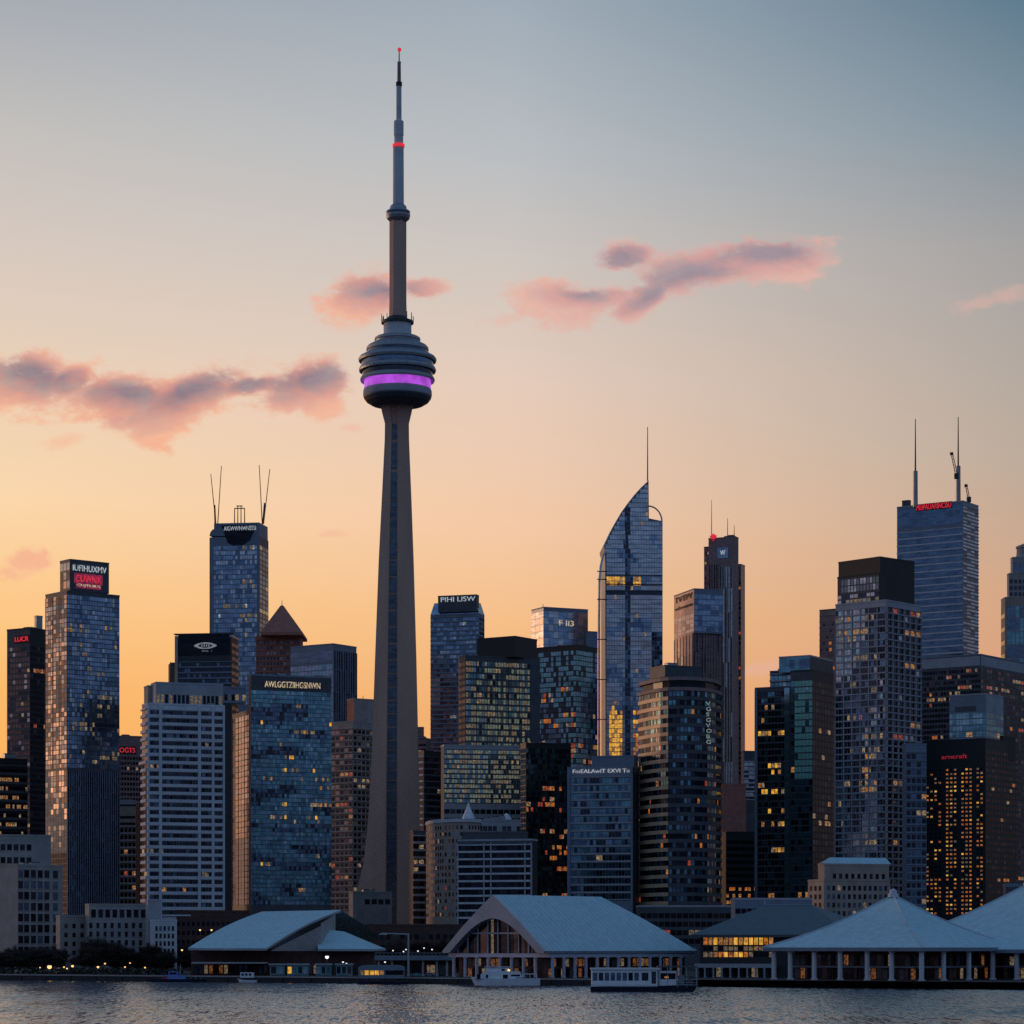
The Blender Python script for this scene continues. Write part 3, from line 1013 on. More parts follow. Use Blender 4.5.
text_mesh('SNs  !', 'sign_lettering', MATS['emblem_dim'], cp, fa.p(fa.t(202), WZ(654.4, 1465), 0.45), fa.u, fa.n, fa.t(212) - fa.t(202), 0.75, 0.05)
mb = MB()
mb.obox(fa.p(-0.5, 0) + fa.n * 0.9, fa.u, fa.w + 1.4, -fa.n, 5, fr['z1'] + 1.6, fr['z1'] + 2.1, W_metald)
for k in range(6):
    mb.obox(fa.p(2 + k * (fa.w - 5) / 5, 0) - fa.n * 1, fa.u, 0.3, -fa.n, 0.3, fr['z1'], fr['z1'] + 1.6, W_metald)
mb.build('roof_canopy', b.root)
fr2 = b.block(688, 703, W_blueg, W_blueg, xl=222, xc=224, xr=246, th=12, D=1430, name='terrace_wall')
b.storeys(fr2, 12, 690, 702, R_=S(4, 0.5, ((2, G_night), (1, G_blind)), 0.1, (L_pale,)), name=WB)
fr2 = b.block(664, None, W_brown, W_copper_sun, xl=168.4, xc=170, xr=176, th=20, D=1470, name='service_tower')

# tall blue tower with paired antennas
b = Bld('office_tower', 'tall blue tower with rounded shoulders and two pairs of slanting antennas', 2100, 209.5, 259.5, 268.5, 74)
fr = b.block(536, None, W_blueg, W_dark, par=0)
b.storeys(fr, 4.8, 545, 705, L=S(2.4, 0.78, ((8, G_blue), (1, G_blue2), (1, G_steel)), 0.06, (L_pale, L_cool, L_dim), gap=0.1, blot=((G_blue2, G_steel), 0.24, .1, .5), x0=213.5, x1=257),
          R_=S(3, 0.8, ((2, G_night), (2, G_blue2)), 0.05, (L_pale,)), name=WB)
fa = fr['L']
D0 = fa.p(0, 0).y
sh = [(209.5, 537), (210.2, 533), (212, 530), (214, 529), (214, 523.5), (220, 523), (227, 545), (250, 543.6), (258, 525), (258, 523.2), (263, 523.4), (263, 528), (266, 529), (268, 532), (268.5, 536)]
mb = MB()       # shoulders and notched crown
W_ = lambda px, py, off: fa.p(fa.t(px), WZ(py, D0 - fa.t(px) * -fa.u.y), off)
top = [(209.5, 536), (210.2, 532.5), (212, 530), (214, 529), (214, 523.4), (259.2, 522.4), (259.4, 536)]
fr_ = [W_(x, y, 0.0) for x, y in top]
bk_ = [p - fa.n * 24 for p in fr_]
for i in range(len(top)):
    j = (i + 1) % len(top)
    mb.face([fr_[i], fr_[j], bk_[j], bk_[i]], W_blueg)
mb.face(list(reversed(fr_)), W_blueg)
mb.face(bk_, W_blueg)
crn = mb.build('crown', b.root)
mb = MB()
nt_ = [(221.5, 525.6), (257, 524.6), (250, 540), (244, 544.6), (233, 545.4), (228, 543)]
mb.face([W_(x, y, 0.35) for x, y in reversed(nt_)], G_black)  # flat dark sheet in front of the crown, painted for the shaded notch
mb.build('crown_dark_sheet', crn)
z_s = WZ(531.4, D0)
text_mesh('AIGWWNWNSSSI', 'sign_lettering', E_signw, crn, fa.p(fa.t(224), z_s, 0.5), fa.u, fa.n, fa.t(256) - fa.t(224), 3.4, 0.2)
fr2 = b.block(529.5, 536, W_dark, W_dark, xl=257, xc=259.6, xr=267, th=74, D=2104, name='side_shoulder', par=0)
for (x0, y0, x1, y1, w) in ((216, 526, 210.8, 474, 1.0), (217.6, 526, 221.4, 466, 1.0), (262.2, 524, 259.2, 465, 1.0), (263.6, 524, 269.8, 469, 1.0)):
    b.mast(x0, y0, y1, w, 2106, x1, wpx1=0.7)
b.mast(215.4, 526, 505, 2.0, 2108, 214.6, wpx1=1.6, name='antenna_base')
b.mast(263, 524, 503, 2.0, 2108, 264.6, wpx1=1.6, name='antenna_base')
mb = MB()
for x in (234.6, 237.8, 241, 244.6):
    mb.tube(WP(x, 524, 2112), WP(x, 508 if x in (234.6, 244.6) else 505.5, 2112), 0.45, 0.35, W_metald, 6)
mb.tube(WP(234.6, 508.4, 2112), WP(244.6, 508.4, 2112), 0.4, 0.4, W_metald, 6)
mb.tube(WP(236.4, 506, 2112), WP(242.6, 506, 2112), 0.4, 0.4, W_metald, 6)
mb.build('roof_frame', b.root)

# brown tower with pyramid roof
b = Bld('pyramid_tower', 'brown tower with a steep pyramid roof behind the glass tower', 1900, 256, 300, 303, 78)
fr = b.block(635, None, W_brown, W_brown, par=0)
b.storeys(fr, 5.2, 639, 740, L=S(3.4, 0.55, ((2, G_night), (1, G_bronze), (1, G_blind)), 0.03, (L_warm,), gap=0.35, band=(0.4, 0.25, W_brown)), name=WB)
mb = MB()
C0 = WP(260.5, 632, 1894)
C1 = WP(302.5, 632, 1888)
ap = WP(282, 603.5, 1915)
dB = Vector((0, 44, 0))
for pl in ((C0, C1), (C1, C1 + dB), (C1 + dB, C0 + dB), (C0 + dB, C0)):
    a_, c_ = pl
    k = 0.93
    q0, q1 = a_.lerp(ap, k), c_.lerp(ap, k)
    mb.face([a_, c_, q1, q0], W_brown)
    mb.face([a_ - Vector((0, 0, 2)), c_ - Vector((0, 0, 2)), c_, a_], W_brown)
mb.face([C0.lerp(ap, .93), C1.lerp(ap, .93), (C1 + dB).lerp(ap, .93), (C0 + dB).lerp(ap, .93)], W_brown)
mb.face([p - Vector((0, 0, 2)) for p in (C0 + dB, C1 + dB, C1, C0)], W_brown)
mb.build('pyramid_roof', b.root)
b.mast(282, 606, 600, 0.8, 1910, name='finial')

b = Bld('office_block', 'plain blue-grey slab tower with a finned right side beside the pyramid roof', 1850, 290.5, 333, 356.5, 52)
fr = b.block(644.5, None, W_blueg, W_blueg)
b.storeys(fr, 6, 664, 760, L=S(3.4, 0.85, ((3, G_blue), (1, G_teal)), 0.0, gap=0.08, tilt=0.02), name=WB)
b.storeys(fr, 24, 650, 760, R_=S(2.4, 0.97, ((2, G_blue2), (1, G_night)), 0.0, pier=(0.7, 0.6, 1, W_blueg)), name=WB)
b.storeys(fr, 12, 650, 663, L=S(4, 0.9, ((1, G_blue2),), 0, gap=0.02, tilt=0.01), name='crown_panel')

b = Bld('glass_office_tower', 'teal glass tower with cream rooftop lettering in front of the pyramid tower', 1372, 248.5, 251, 331.5, 16)
fr = b.block(675.5, None, W_metald, W_dark, parm=W_blueg)
b.storeys(fr, 4.3, 690, 905, R_=S(2.4, 0.86, ((9, G_teal), (2, G_blue), (1, G_tealp)), 0.08, (L_pale, L_warm, L_dim, L_dim, L_gold), blot=((G_blue2, G_blue2, G_night), 0.16, .05, .3), gap=0.08, tilt=0.07), name=WB)
b.sign(fr, 'R', 'AWLGGTZIIHGSNWN', 264.5, 320, 681, 687, E_signc, W_dark, 0.3, pad=0.5)
b.units(fr, 5, (0.8, 1.6))
fr2 = b.block(711, None, W_metald, W_dark, xl=232.5, xc=250.7, xr=258, th=16, D=1376, name='side_wall')
b.storeys(fr2, 5.6, 714, 905, L=S(3.0, 0.82, ((4, G_pale), (2, W_copper_sun), (1, G_steel)), 0.0, gap=0.16, pier=(0.25, 0.4, 2, W_metald),  # pale and copper panes carry the sunset reflection of this side
          zone=lambda i, k, n: (G_blue2 if (k > 21 or i == 0) else None)), name=WB)

b = Bld('stone_office_block', 'beige stone block with bay windows just left of the concrete tower', 1760, 331, 353, 374, 48)
fr = b.block(722, None, W_beige, W_stone)
b.storeys(fr, 6.0, 728, 910, L=S(4.2, 0.55, ((3, G_night), (1, G_bronze), (1, W_copper_sun)), 0.06, (L_warm, L_red), band=(0.8, 0.25, W_beige), gap=0.25),
          R_=S(4.6, 0.55, ((3, G_night), (1, G_steel)), 0.05, (L_pale,), band=(0.6, 0.22, W_stone), gap=0.3), name=WB)
fr2 = b.block(699.5, 722, W_brown, W_stone, xl=347, xc=354, xr=374, th=30, D=1768, name='penthouse')
b.mast(363, 699.5, 695.5, 0.8, 1775)

# ================================================================== right of the concrete tower
b = Bld('office_tower', 'blue banded tower with tapered crown and white rooftop lettering', 2050, 430.5, 479, 484.5, 72)
fr = b.block(613, None, W_blueg, W_blueg, par=0)
b.storeys(fr, 4.7, 616, 760, L=S(3.2, 0.62, ((5, G_blue), (3, G_blue2)), 0.03, (L_dim, L_cool), band=(0.5, 0.28, W_blueg), gap=0.08,
          blot=((G_steel, G_blue2), 0.28, .1, .5), zone=lambda i, k, n: ((G_pale if R.random() < .8 else W_copper_sun) if (i < 3 and 13 <= k <= 18) else None)),
          R_=S(3, 0.6, ((1, G_night),), 0.02), name=WB)
fa = fr['L']
mb = MB()
zA, zB = fr['z1'], WZ(603, 2060)
bt = [fr['C'], fr['C'] + fr['uR'] * fr['a'], fr['C'] + fr['uR'] * fr['a'] + fr['uL'] * fr['b'], fr['C'] + fr['uL'] * fr['b']]
cen = sum(bt, Vector()) / 4
tp = [cen + (p - cen) * 0.86 for p in bt]
for i in range(4):
    j = (i + 1) % 4
    mb.face([(bt[i].x, bt[i].y, zA), (bt[j].x, bt[j].y, zA), (tp[j].x, tp[j].y, zB), (tp[i].x, tp[i].y, zB)], G_blue)
mb.face([(p.x, p.y, zB) for p in tp], W_roof)
mb.build('sloped_crown', b.root)
fr2 = b.block(595.5, 611, W_dark, W_dark, xl=438, xc=476.5, xr=479, th=72, D=2048, name='sign_block')
b.sign(fr2, 'L', 'PIHI LISW', 441, 475.5, 597.4, 602.2, E_signw, None, 0.3)

b = Bld('apartment_block', 'small dark block with rooftop boxes just right of the concrete tower', 1960, 408, 426, 431, 70)
fr = b.block(739, None, W_purp, W_dark)
b.storeys(fr, 5, 742, 800, L=S(3, 0.5, ((1, G_night),), 0.04), name=WB)
fr2 = b.block(728, 739, W_purp, W_purp, xl=414, xc=422, xr=424, th=70, D=1966, name='penthouse')
b.units(fr, 2, (1, 2))

b = Bld('apartment_block', 'dark tower with white balcony edges between the concrete tower and lit offices', 1720, 412, 424, 444, 35)
fr = b.block(752, None, W_dark, W_black)
b.storeys(fr, 6.2, 756, 850, L=S(4, 0.6, ((1, G_night),), 0.02, band=(1.0, 0.3, W_white)), R_=S(3.4, 0.6, ((3, G_black), (1, G_night)), 0.03, (L_pale, L_cool), band=(0.3, 0.25, W_dark)), name=WB)
b.units(fr, 3, (0.8, 2))

officel = ((4, L_dimc), (2, L_dim), (2, G_tealp), (2, G_teal), (1, G_night))
b = Bld('office_building', 'broad office block with rows of pale lit windows under a black penthouse', 1600, 458.5, 465.5, 540, 22)
fr = b.block(656.5, None, W_dark, W_dark)
b.storeys(fr, 6.2, 660, 810, L=S(3, 0.55, ((2, G_night), (1, G_black)), 0.05, (L_warm,)),
          R_=S(2.7, 0.66, officel, 0.16, (L_pale, L_dim, L_dimc), x1=530, gap=0.16, pier=(0.25, 0.4, 4, W_metald)), name=WB)
fr2 = b.block(637.2, 656.5, W_black, W_black, xl=477, xc=515, xr=537, th=56, D=1606, name='penthouse', parm=W_black)
b.units(fr2, 1, (0.4, 0.8))

b = Bld('office_building', 'lower office slab glowing with rows of yellowish windows left of dark towers', 1530, 441, 444, 521.5, 10)
fr = b.block(746, None, W_dark, W_metal)
b.storeys(fr, 5.0, 749, 803, R_=S(2.6, 0.66, ((5, L_dimc), (2, L_dim), (2, G_teal), (2, G_tealp)), 0.12, (L_pale, L_dim), gap=0.2, band=(0.2, 0.2, W_metald)), name=WB)
b.storeys(fr, 8, 806, 850, R_=S(6, 0.5, ((3, G_black), (1, G_night)), 0.02, (L_red, L_warm)), name=WB)

b = Bld('office_tower', 'dark blue gabled tower speckled with orange windows behind the lit offices', 1690, 519, 576, 597.5, 56)
fr = b.block(646, None, W_black, W_black)
spk = (L_warm, L_amber, L_red, L_pale)
b.storeys(fr, 5.2, 650, None, L=S(2.5, 0.8, ((3, G_night), (5, G_teal)), 0.1, spk, blot=((G_night, G_blue2), 0.2, .08, .2), gap=0.08),
          R_=S(2.5, 0.8, ((6, G_teal), (2, G_blue), (1, G_night)), 0.09, spk, blot=((G_blue2,), 0.2, .08, .2), gap=0.08), name=WB)
b.units(fr, 5, (1, 2.5), W_metald)

b = Bld('office_tower', 'black glass tower with scattered red and orange lights left of the banded block', 1480, 520.5, 526, 571, 20)
fr = b.block(744, None, W_black, W_black)
b.storeys(fr, 5.4, 748, None, L=S(3, 0.8, ((1, G_blue2),), 0.0), R_=S(2.4, 0.78, ((3, G_night), (3, G_blue2), (1, G_teal)), 0.1, spk, gap=0.08), name=WB)
b.units(fr, 3, (1, 2))

b = Bld('office_tower', 'plain blue tower with a small lit emblem on its crown and warm left side', 2150, 531.5, 543.5, 588, 26)
fr = b.block(607.8, None, W_metal, W_blueg)
b.storeys(fr, 7, 611, 700, L=S(3.6, 0.9, ((3, G_pale), (1, W_copper_sun)), 0, gap=0.05), R_=S(5, 0.92, ((3, G_blue), (1, G_steel)), 0, gap=0.03, tilt=0.03), name=WB)
b.sign(fr, 'R', 'F II3', 559, 573.5, 620.2, 625.6, E_signc, None, 0.3)
fr2 = b.block(632, 720, W_blueg, W_blueg, xl=584, xc=586, xr=599, th=26, D=2165, name='annex')
b.mast(543, 608, 604, 0.8, 2155)

# sail-shaped glass tower
SD = 1800.0
b = Bld('sail_tower', 'curved sail-shaped glass tower with a needle mast and a lit yellow floor', SD, 600, 606, 663, 14)
th = math.radians(3)
uS = Vector((math.cos(th), math.sin(th), 0))
nS = Vector((math.sin(th), -math.cos(th), 0))
O_ = Vector((WX(606, SD), SD, 0))
fS = Face(O_, uS, 1, nS)
fS.w = fS.t(662.6)
zz = lambda py: WZ(py, SD)
curve = [(603.8, 546), (608, 537), (614, 524.5), (621, 512.5), (627, 504), (634, 495), (641, 487.2), (647.6, 480)]
ct = [(fS.t(x), zz(y)) for x, y in curve]
outline = [(0, GZ), (fS.w, GZ), (fS.w, zz(520.6)), (fS.t(649), zz(518)), (fS.t(648.6), zz(480))] + list(reversed(ct[:-1])) + [(-0.5, zz(552))]
dep = 34.0
fr_ = [fS.p(t, z) for t, z in outline]
bk_ = [p - nS * dep for p in fr_]
mb = MB()
mb.face(fr_, W_blueg)
mb.face(list(reversed(bk_)), W_dark)
for i in range(len(fr_)):
    j = (i + 1) % len(fr_)
    mb.face([fr_[j], fr_[i], bk_[i], bk_[j]], W_metal if 4 <= i <= 12 else W_dark)
mb.build('wall', b.root)


def tmin(z):
    if z <= ct[0][1]:
        return 0.3
    for (t0, z0), (t1, z1) in zip(ct, ct[1:]):
        if z0 <= z <= z1:
            return t0 + (t1 - t0) * (z - z0) / (z1 - z0) + 0.5
    return 1e9


def tmax(z):
    return fS.w - 0.2 if z < zz(521) else fS.t(648.4)


zt, zb_ = zz(484), GZ
nfl = 104
Hs = (zt - zb_) / nfl
s0, s1 = fS.t(624.4), fS.t(629.4)
s2 = fS.t(651)
for k in range(nfl):
    za, zb = zb_ + Hs * k + 0.06 * Hs, zb_ + Hs * (k + 0.92)
    py = HY - ((za + zb) / 2 - CZ) * F / SD
    mb = MB()
    t, te = tmin(zb), tmax(zb)
    pw = 1.7
    nb = max(1, int((te - t) / pw))
    if te <= t:
        continue
    pw = (te - t) / nb
    row_l = R.random()
    for i in range(nb):
        ta, tb = t + pw * i + 0.08, t + pw * (i + 1) - 0.08
        c = (ta + tb) / 2
        if s0 < c < s1:
            m = R.choice((G_night, G_night, G_blue2))
        elif 576.5 < py < 584 and c < fS.t(640):
            m = R.choice((L_gold, L_gold, L_warm, L_pale)) if not (fS.t(625) < c < fS.t(632)) else G_night
        elif 575 < py < 593 and int(py) % 4 == 0:
            m = G_night
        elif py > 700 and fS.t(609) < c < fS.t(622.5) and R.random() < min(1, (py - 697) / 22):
            m = R.choice((L_gold, L_gold, L_gold, L_warm))  # sunset reflection in the lower glass, painted as glowing panes
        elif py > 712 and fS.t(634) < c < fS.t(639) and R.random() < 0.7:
            m = R.choice((L_warm, L_amber, L_gold))  # narrower streak of the same reflection, also glowing panes
        elif c > s2 and py > 630:
            m = R.choice((G_black, G_night, G_blue2))
        else:
            v = noise.noise(Vector((c * 0.07, k * 0.3, 3.3))) + R.uniform(-0.12, 0.12)
            m = G_steel if v > -0.22 else (G_blue if v > -0.45 else G_blue2)
            if py > 585 and v > 0.06:
                m = G_pale
            if R.random() < 0.012:
                m = L_pale
        e = R.uniform(0, 0.08)
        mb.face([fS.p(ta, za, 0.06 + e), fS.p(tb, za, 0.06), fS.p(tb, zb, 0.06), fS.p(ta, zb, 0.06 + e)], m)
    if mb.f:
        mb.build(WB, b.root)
mb = MB()       # polished edge fin that curls at the top
pts = [(605.4, 549), (602, 556), (599.6, 566), (598.4, 580), (598, 620), (598, 756)]
for (x0, y0), (x1, y1) in zip(pts, pts[1:]):
    p0, p1 = fS.p(fS.t(x0), zz(y0), 0.8), fS.p(fS.t(x1), zz(y1), 0.8)
    p2, p3 = fS.p(fS.t(x0 + 2.2), zz(y0), 0.8), fS.p(fS.t(x1 + 2.2), zz(y1), 0.8)
    for off in (0, -1):
        d = nS * (-5 if off else 0)
        mb.face([p0 + d, p1 + d, p3 + d, p2 + d], G_pale)
    mb.face([p0, p1, p1 - nS * 5, p0 - nS * 5], G_pale)
    mb.face([p2, p3, p3 - nS * 5, p2 - nS * 5], G_pale)
mb.build('edge_fin', b.root)
mb = MB()
for y in (572, 580, 600, 640, 680, 720):
    mb.obox(fS.p(fS.t(597), 0, 0.4), fS.u, fS.t(607) - fS.t(597), fS.n, 0.8, zz(y), zz(y - 0.9), W_metald)
mb.build('fin_bracket', b.root)
mb = MB()
for y in (575.6, 584.8, 591.5):
    mb.obox(fS.p(0, 0), fS.u, fS.w, fS.n, 0.5, zz(y), zz(y - 1.1), W_metald)
mb.build('sky_lobby_band', b.root)
b.mast(647.6, 481, 427, 1.3, SD, wpx1=0.7, dd=10)
mb = MB()
prev = None
for k in range(11):
    a = PI / 2 * k / 10
    p = fS.p(fS.t(649 + 13.4 * math.sin(a)), zz(520.5 - 15.5 * math.cos(a)), -3)
    if prev is not None:
        mb.tube(prev, p, 0.5, 0.5, W_metal, 6)
    prev = p
mb.build('roof_arc', b.root)

b = Bld('hotel_block', 'mid-height block with white floor bands and small white rooftop letters', 1400, 567.5, 633, 639, 76)
fr = b.block(767.5, None, W_blueg, W_dark, parm=W_blueg)
b.storeys(fr, 7.6, 776, 900, L=S(3.2, 0.66, ((4, G_teal), (3, G_blue2), (1, G_night)), 0.025, (L_cool, L_pale, L_dim), band=(0.5, 0.2, W_grey), gap=0.1, x0=571, x1=631, blot=((G_night, G_blue), 0.25, .2, .3)), name=WB)
fa = fr['L']
for (pa, pb) in ((567.6, 570.6), (631, 633)):
    mb = MB()
    mb.obox(fa.p(max(0, fa.t(pa)), 0), fa.u, fa.t(pb) - max(0, fa.t(pa)), fa.n, 0.8, GZ, fr['z1'] - 0.1, W_blueg)
    mb.build('corner_pier', b.root)
b.sign(fr, 'L', 'FmEALAwIT EXVI Tu', 573, 629.5, 769.6, 773.4, emat('sign_white_dim', (0.8, 0.82, 0.95), 0.5), None, 0.2)
fr2 = b.block(756.8, 767, W_blueg, W_blueg, xl=592, xc=634, xr=638, th=76, D=1403, name='penthouse')

b = Bld('office_tower', 'dark rounded office tower with overhanging floor bands coloured sunset tan at left', 1380, 638, 668, 722, 30)
C_ = Vector((WX(668, 1380), 1380, 0))
plan = [(638, 1412), (650, 1396), (660, 1386), (668, 1381), (680, 1379), (695, 1381), (708, 1387), (717, 1397), (722, 1410), (720, 1440), (690, 1455), (650, 1445)]
PL = [Vector((WX(x, d), d, 0)) for x, d in plan]


def loop(scale):
    c = sum(PL, Vector()) / len(PL)
    return [c + (p - c) * scale for p in PL]


mb = MB()
mb.prism([(p.x, p.y) for p in loop(0.96)], GZ, WZ(688, 1380), W_black, W_roof)
mb.build('wall', b.root)
nfl = 24
z1, z0 = WZ(691, 1380), WZ(905, 1380)
H = (z1 - z0) / nfl
lp, lo = loop(0.967), loop(1.0)
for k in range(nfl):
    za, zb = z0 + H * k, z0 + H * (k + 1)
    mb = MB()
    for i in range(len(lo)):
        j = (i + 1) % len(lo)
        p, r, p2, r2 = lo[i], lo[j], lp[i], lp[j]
        m = W_sunset_tan if i < 3 else W_dark  # left bands coloured tan for the sunset they reflect, the rest dark
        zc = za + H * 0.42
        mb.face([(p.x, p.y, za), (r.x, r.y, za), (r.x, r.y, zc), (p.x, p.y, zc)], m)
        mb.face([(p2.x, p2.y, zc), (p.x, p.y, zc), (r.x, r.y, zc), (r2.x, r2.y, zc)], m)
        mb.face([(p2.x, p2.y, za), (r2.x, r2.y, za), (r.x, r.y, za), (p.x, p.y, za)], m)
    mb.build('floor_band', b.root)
    mb = MB()
    lr = R.random() < 0.35
    for i in range(8):
        p, r = lp[i], lp[i + 1]
        L_ = (r - p).length
        nb = max(1, int(L_ / 1.7))
        for q in range(nb):
            a_, c_ = p.lerp(r, (q + 0.08) / nb), p.lerp(r, (q + 0.92) / nb)
            d = Vector(((c_ - a_).y, -(c_ - a_).x, 0)).normalized() * 0.1
            m = R.choice((G_night, G_night, G_black, G_teal, G_blue2))
            if R.random() < (0.07 if lr else 0.012):
                m = R.choice((L_warm, L_pale, L_amber, L_red))
            mb.face([(a_.x + d.x, a_.y + d.y, za + H * .46), (c_.x + d.x, c_.y + d.y, za + H * .46), (c_.x + d.x, c_.y + d.y, zb), (a_.x + d.x, a_.y + d.y, zb)], m)
    mb.build(WB, b.root)
mb = MB()
mb.prism([(p.x, p.y) for p in loop(1.015)], WZ(690.5, 1380), WZ(687, 1380), W_purp, W_roof)
mb.prism([(p.x, p.y) for p in loop(0.985)], WZ(680, 1380), WZ(676.5, 1380), W_purp, W_roof)
mb.build('cornice', b.root)
mb = MB()
mb.prism([(p.x, p.y) for p in loop(0.9)], WZ(687, 1380), WZ(680, 1380), G_black, W_roof)
mb.build('crown_wall', b.root)
fr2 = b.block(666.5, 676.5, W_dark, W_dark, xl=650, xc=665, xr=702, th=28, D=1392, name='penthouse')
b.units(fr2, 2, (0.8, 2))
text_mesh('V\nG\nS\nG\nV\nO\nB\nG', 'sign_lettering', emat('sign_teal_dim', (0.5, 0.68, 0.66), 0.42), b.root, Vector((WX(706, 1376), 1376.5, WZ(744, 1378))), Vector((1, 0, 0)), Vector((0, -1, 0)), 2.9, 21.5, 0.3)
fr2 = b.block(907, None, W_dark, W_dark, xl=636, xc=640, xr=737, th=6, D=1335, name='podium_wall', parm=W_grey)
b.storeys(fr2, 9, 911, 945, R_=S(6, 0.6, ((3, G_black), (1, G_night)), 0.1, (L_dim, L_red)), name=WB)

b = Bld('office_tower', 'tower with sunset glow coloured into its left side and dark letters across its top', 1950, 674, 694, 723, 20)
fr = b.block(589.5, 633, W_copper_sun, W_blueg)  # left wall takes its sunset warmth from the copper colour
b.storeys(fr, 5.6, 613, 633, L=S(4, 0.8, ((3, G_pale), (1, W_copper_sun)), 0, gap=0.1), name=WB)
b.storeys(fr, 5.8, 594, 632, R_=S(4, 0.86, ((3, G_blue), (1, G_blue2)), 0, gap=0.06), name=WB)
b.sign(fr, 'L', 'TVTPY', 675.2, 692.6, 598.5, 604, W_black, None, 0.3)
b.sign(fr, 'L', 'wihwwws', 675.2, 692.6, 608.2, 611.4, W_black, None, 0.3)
fr = b.block(631.5, None, W_copper_sun, W_purp, xl=674.4, xc=692.6, xr=722, D=1952, name='lower_wall', par=0)
b.storeys(fr, 22, 634, 800, L=S(3, 0.9, ((2, G_pale), (2, W_copper_sun), (1, G_bronze)), 0, pier=(0.4, 0.5, 1, W_copper_sun)),
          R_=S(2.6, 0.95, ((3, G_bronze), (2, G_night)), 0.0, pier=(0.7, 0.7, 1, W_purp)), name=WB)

b = Bld('office_tower', 'stepped plum-coloured tower with a red leaf emblem on its roof corner', 2080, 708.5, 735.5, 738.5, 70)
fr = b.block(537.5, None, W_purp, W_purp)
b.storeys(fr, 30, 563, 790, L=S(2.5, 0.96, ((3, G_night), (1, G_bronze)), 0.0, pier=(0.9, 0.8, 1, W_purp), x0=709, x1=721), name=WB)
b.sign(fr, 'L', 'W', 720.5, 725.6, 550.5, 555.4, E_signw, G_blue, 0.4, pad=2.2)
fr2 = b.block(562, None, W_purp, W_purp, xl=719.5, xc=733, xr=737, D=2070, name='front_shaft')
b.storeys(fr2, 26, 566, 790, L=S(2.6, 0.96, ((3, G_bronze), (2, G_steel), (1, G_night)), 0, pier=(1.0, 0.9, 1, W_stone)), name=WB)
fr2 = b.block(547.5, None, W_brown, W_purp, xl=704, xc=710, xr=712, D=2095, name='left_wing')
b.storeys(fr2, 5, 550, 640, L=S(3, 0.5, ((2, G_night), (1, G_blind)), 0.05, gap=0.4), name=WB)
fr2 = b.block(565, None, W_purp, W_copper_sun, xl=731, xc=741, xr=745, D=2090, name='right_wing')
b.storeys(fr2, 5, 570, 790, L=S(3, 0.5, ((2, G_bronze), (1, W_brown)), 0.03, (L_red, L_amber), x0=736), name=WB)
b.units(fr, 4, (1, 2), W_metald, (0.0, 0.9))
for (x, y0, y1) in ((711.6, 538, 500), (727.6, 538, 518), (734.2, 538, 525)):
    b.mast(x, y0, y1, 0.9, 2085)
fa = fr['L']
mb = MB()       # leaf emblem: eleven-pointed outline with thickness
leaf = [(0, 1.0), (0.2, 0.62), (0.45, 0.75), (0.38, 0.3), (0.62, 0.5), (0.68, 0.36), (1.0, 0.36), (0.85, 0.1), (0.95, 0), (0.5, -0.4), (0.55, -0.55), (0.08, -0.48), (0.08, -0.95)]
leaf = leaf + [(-x, y) for x, y in reversed(leaf)]
cz, ctt = WZ(534.6, 2075), fa.t(713.6)
fl = [fa.p(ctt + 3.0 * x, cz + 3.0 * y, 1.0) for x, y in leaf]
fb = [fa.p(ctt + 3.0 * x, cz + 3.0 * y, 0.4) for x, y in leaf]
cl = fa.p(ctt, cz - 0.2, 1.0)
for i in range(len(leaf)):
    j = (i + 1) % len(leaf)
    mb.face([cl, fl[j], fl[i]], E_signr)
    mb.face([fl[i], fl[j], fb[j], fb[i]], E_signr)
mb.build('leaf_emblem', b.root)

b = Bld('office_block', 'brown blank-walled block at the foot of the plum-coloured tower', 1700, 716, 723, 746, 15)
fr = b.block(785, None, W_brown, W_brown)
b.storeys(fr, 6, 800, 835, R_=S(20, 0.12, ((1, W_purp),), 0, gap=0.02), name='course_line')
b = Bld('office_block', 'low black block with orange lit ground floor right of the rounded tower', 1560, 720, 726, 757, 15)
fr = b.block(833, None, W_black, W_black)
b.storeys(fr, 7, 838, 905, R_=S(3, 0.5, ((1, G_black),), 0.0, zone=lambda i, k, n: (R.choice((L_amber, L_warm, G_black, G_black)) if k > 6 else None)), name=WB)
b = Bld('office_block', 'small pale-banded block glimpsed between the brown block and green tower', 1880, 741, 744, 758, 12)
fr = b.block(752, None, W_purp, W_dark)
b.storeys(fr, 4.5, 761, 800, R_=S(5, 0.5, ((1, G_night), (1, G_steel)), 0, band=(0.4, 0.35, W_white)), name=WB)

b = Bld('office_tower', 'green glass tower with stepped crown and one bright green bay', 1450, 790.6, 812.5, 833.5, 66)
fr = b.block(671, None, W_dark, W_black)
b.storeys(fr, 6.6, 680, 905, L=S(3.4, 0.8, ((3, G_teal), (2, G_night)), 0.05, (L_warm, L_pale), x0=791,
          zone=lambda i, k, n: ((G_green if R.random() < .94 else G_tealp) if (i >= n - 5 and k < 15) else (G_teal if i >= n - 5 and R.random() < .4 else None)), gap=0.07, tilt=0.03), name=WB)
b.storeys(fr, 6.6, 680, 905, R_=S(3.0, 0.7, ((4, G_black), (1, G_night)), 0.035, (L_warm, L_pale)), name=WB)
fr2 = b.block(656.5, 671, G_teal, W_dark, xl=779, xc=810, xr=833, D=1462, name='crown_wall', parm=W_metal)
b.storeys(fr2, 13, 658, 670, L=S(5, 0.8, ((2, G_teal), (1, G_blue2)), 0, gap=0.05), name=WB)
fr2 = b.block(687.5, None, W_dark, W_dark, xl=755, xc=791.5, xr=796, th=68, D=1468, name='left_wall')
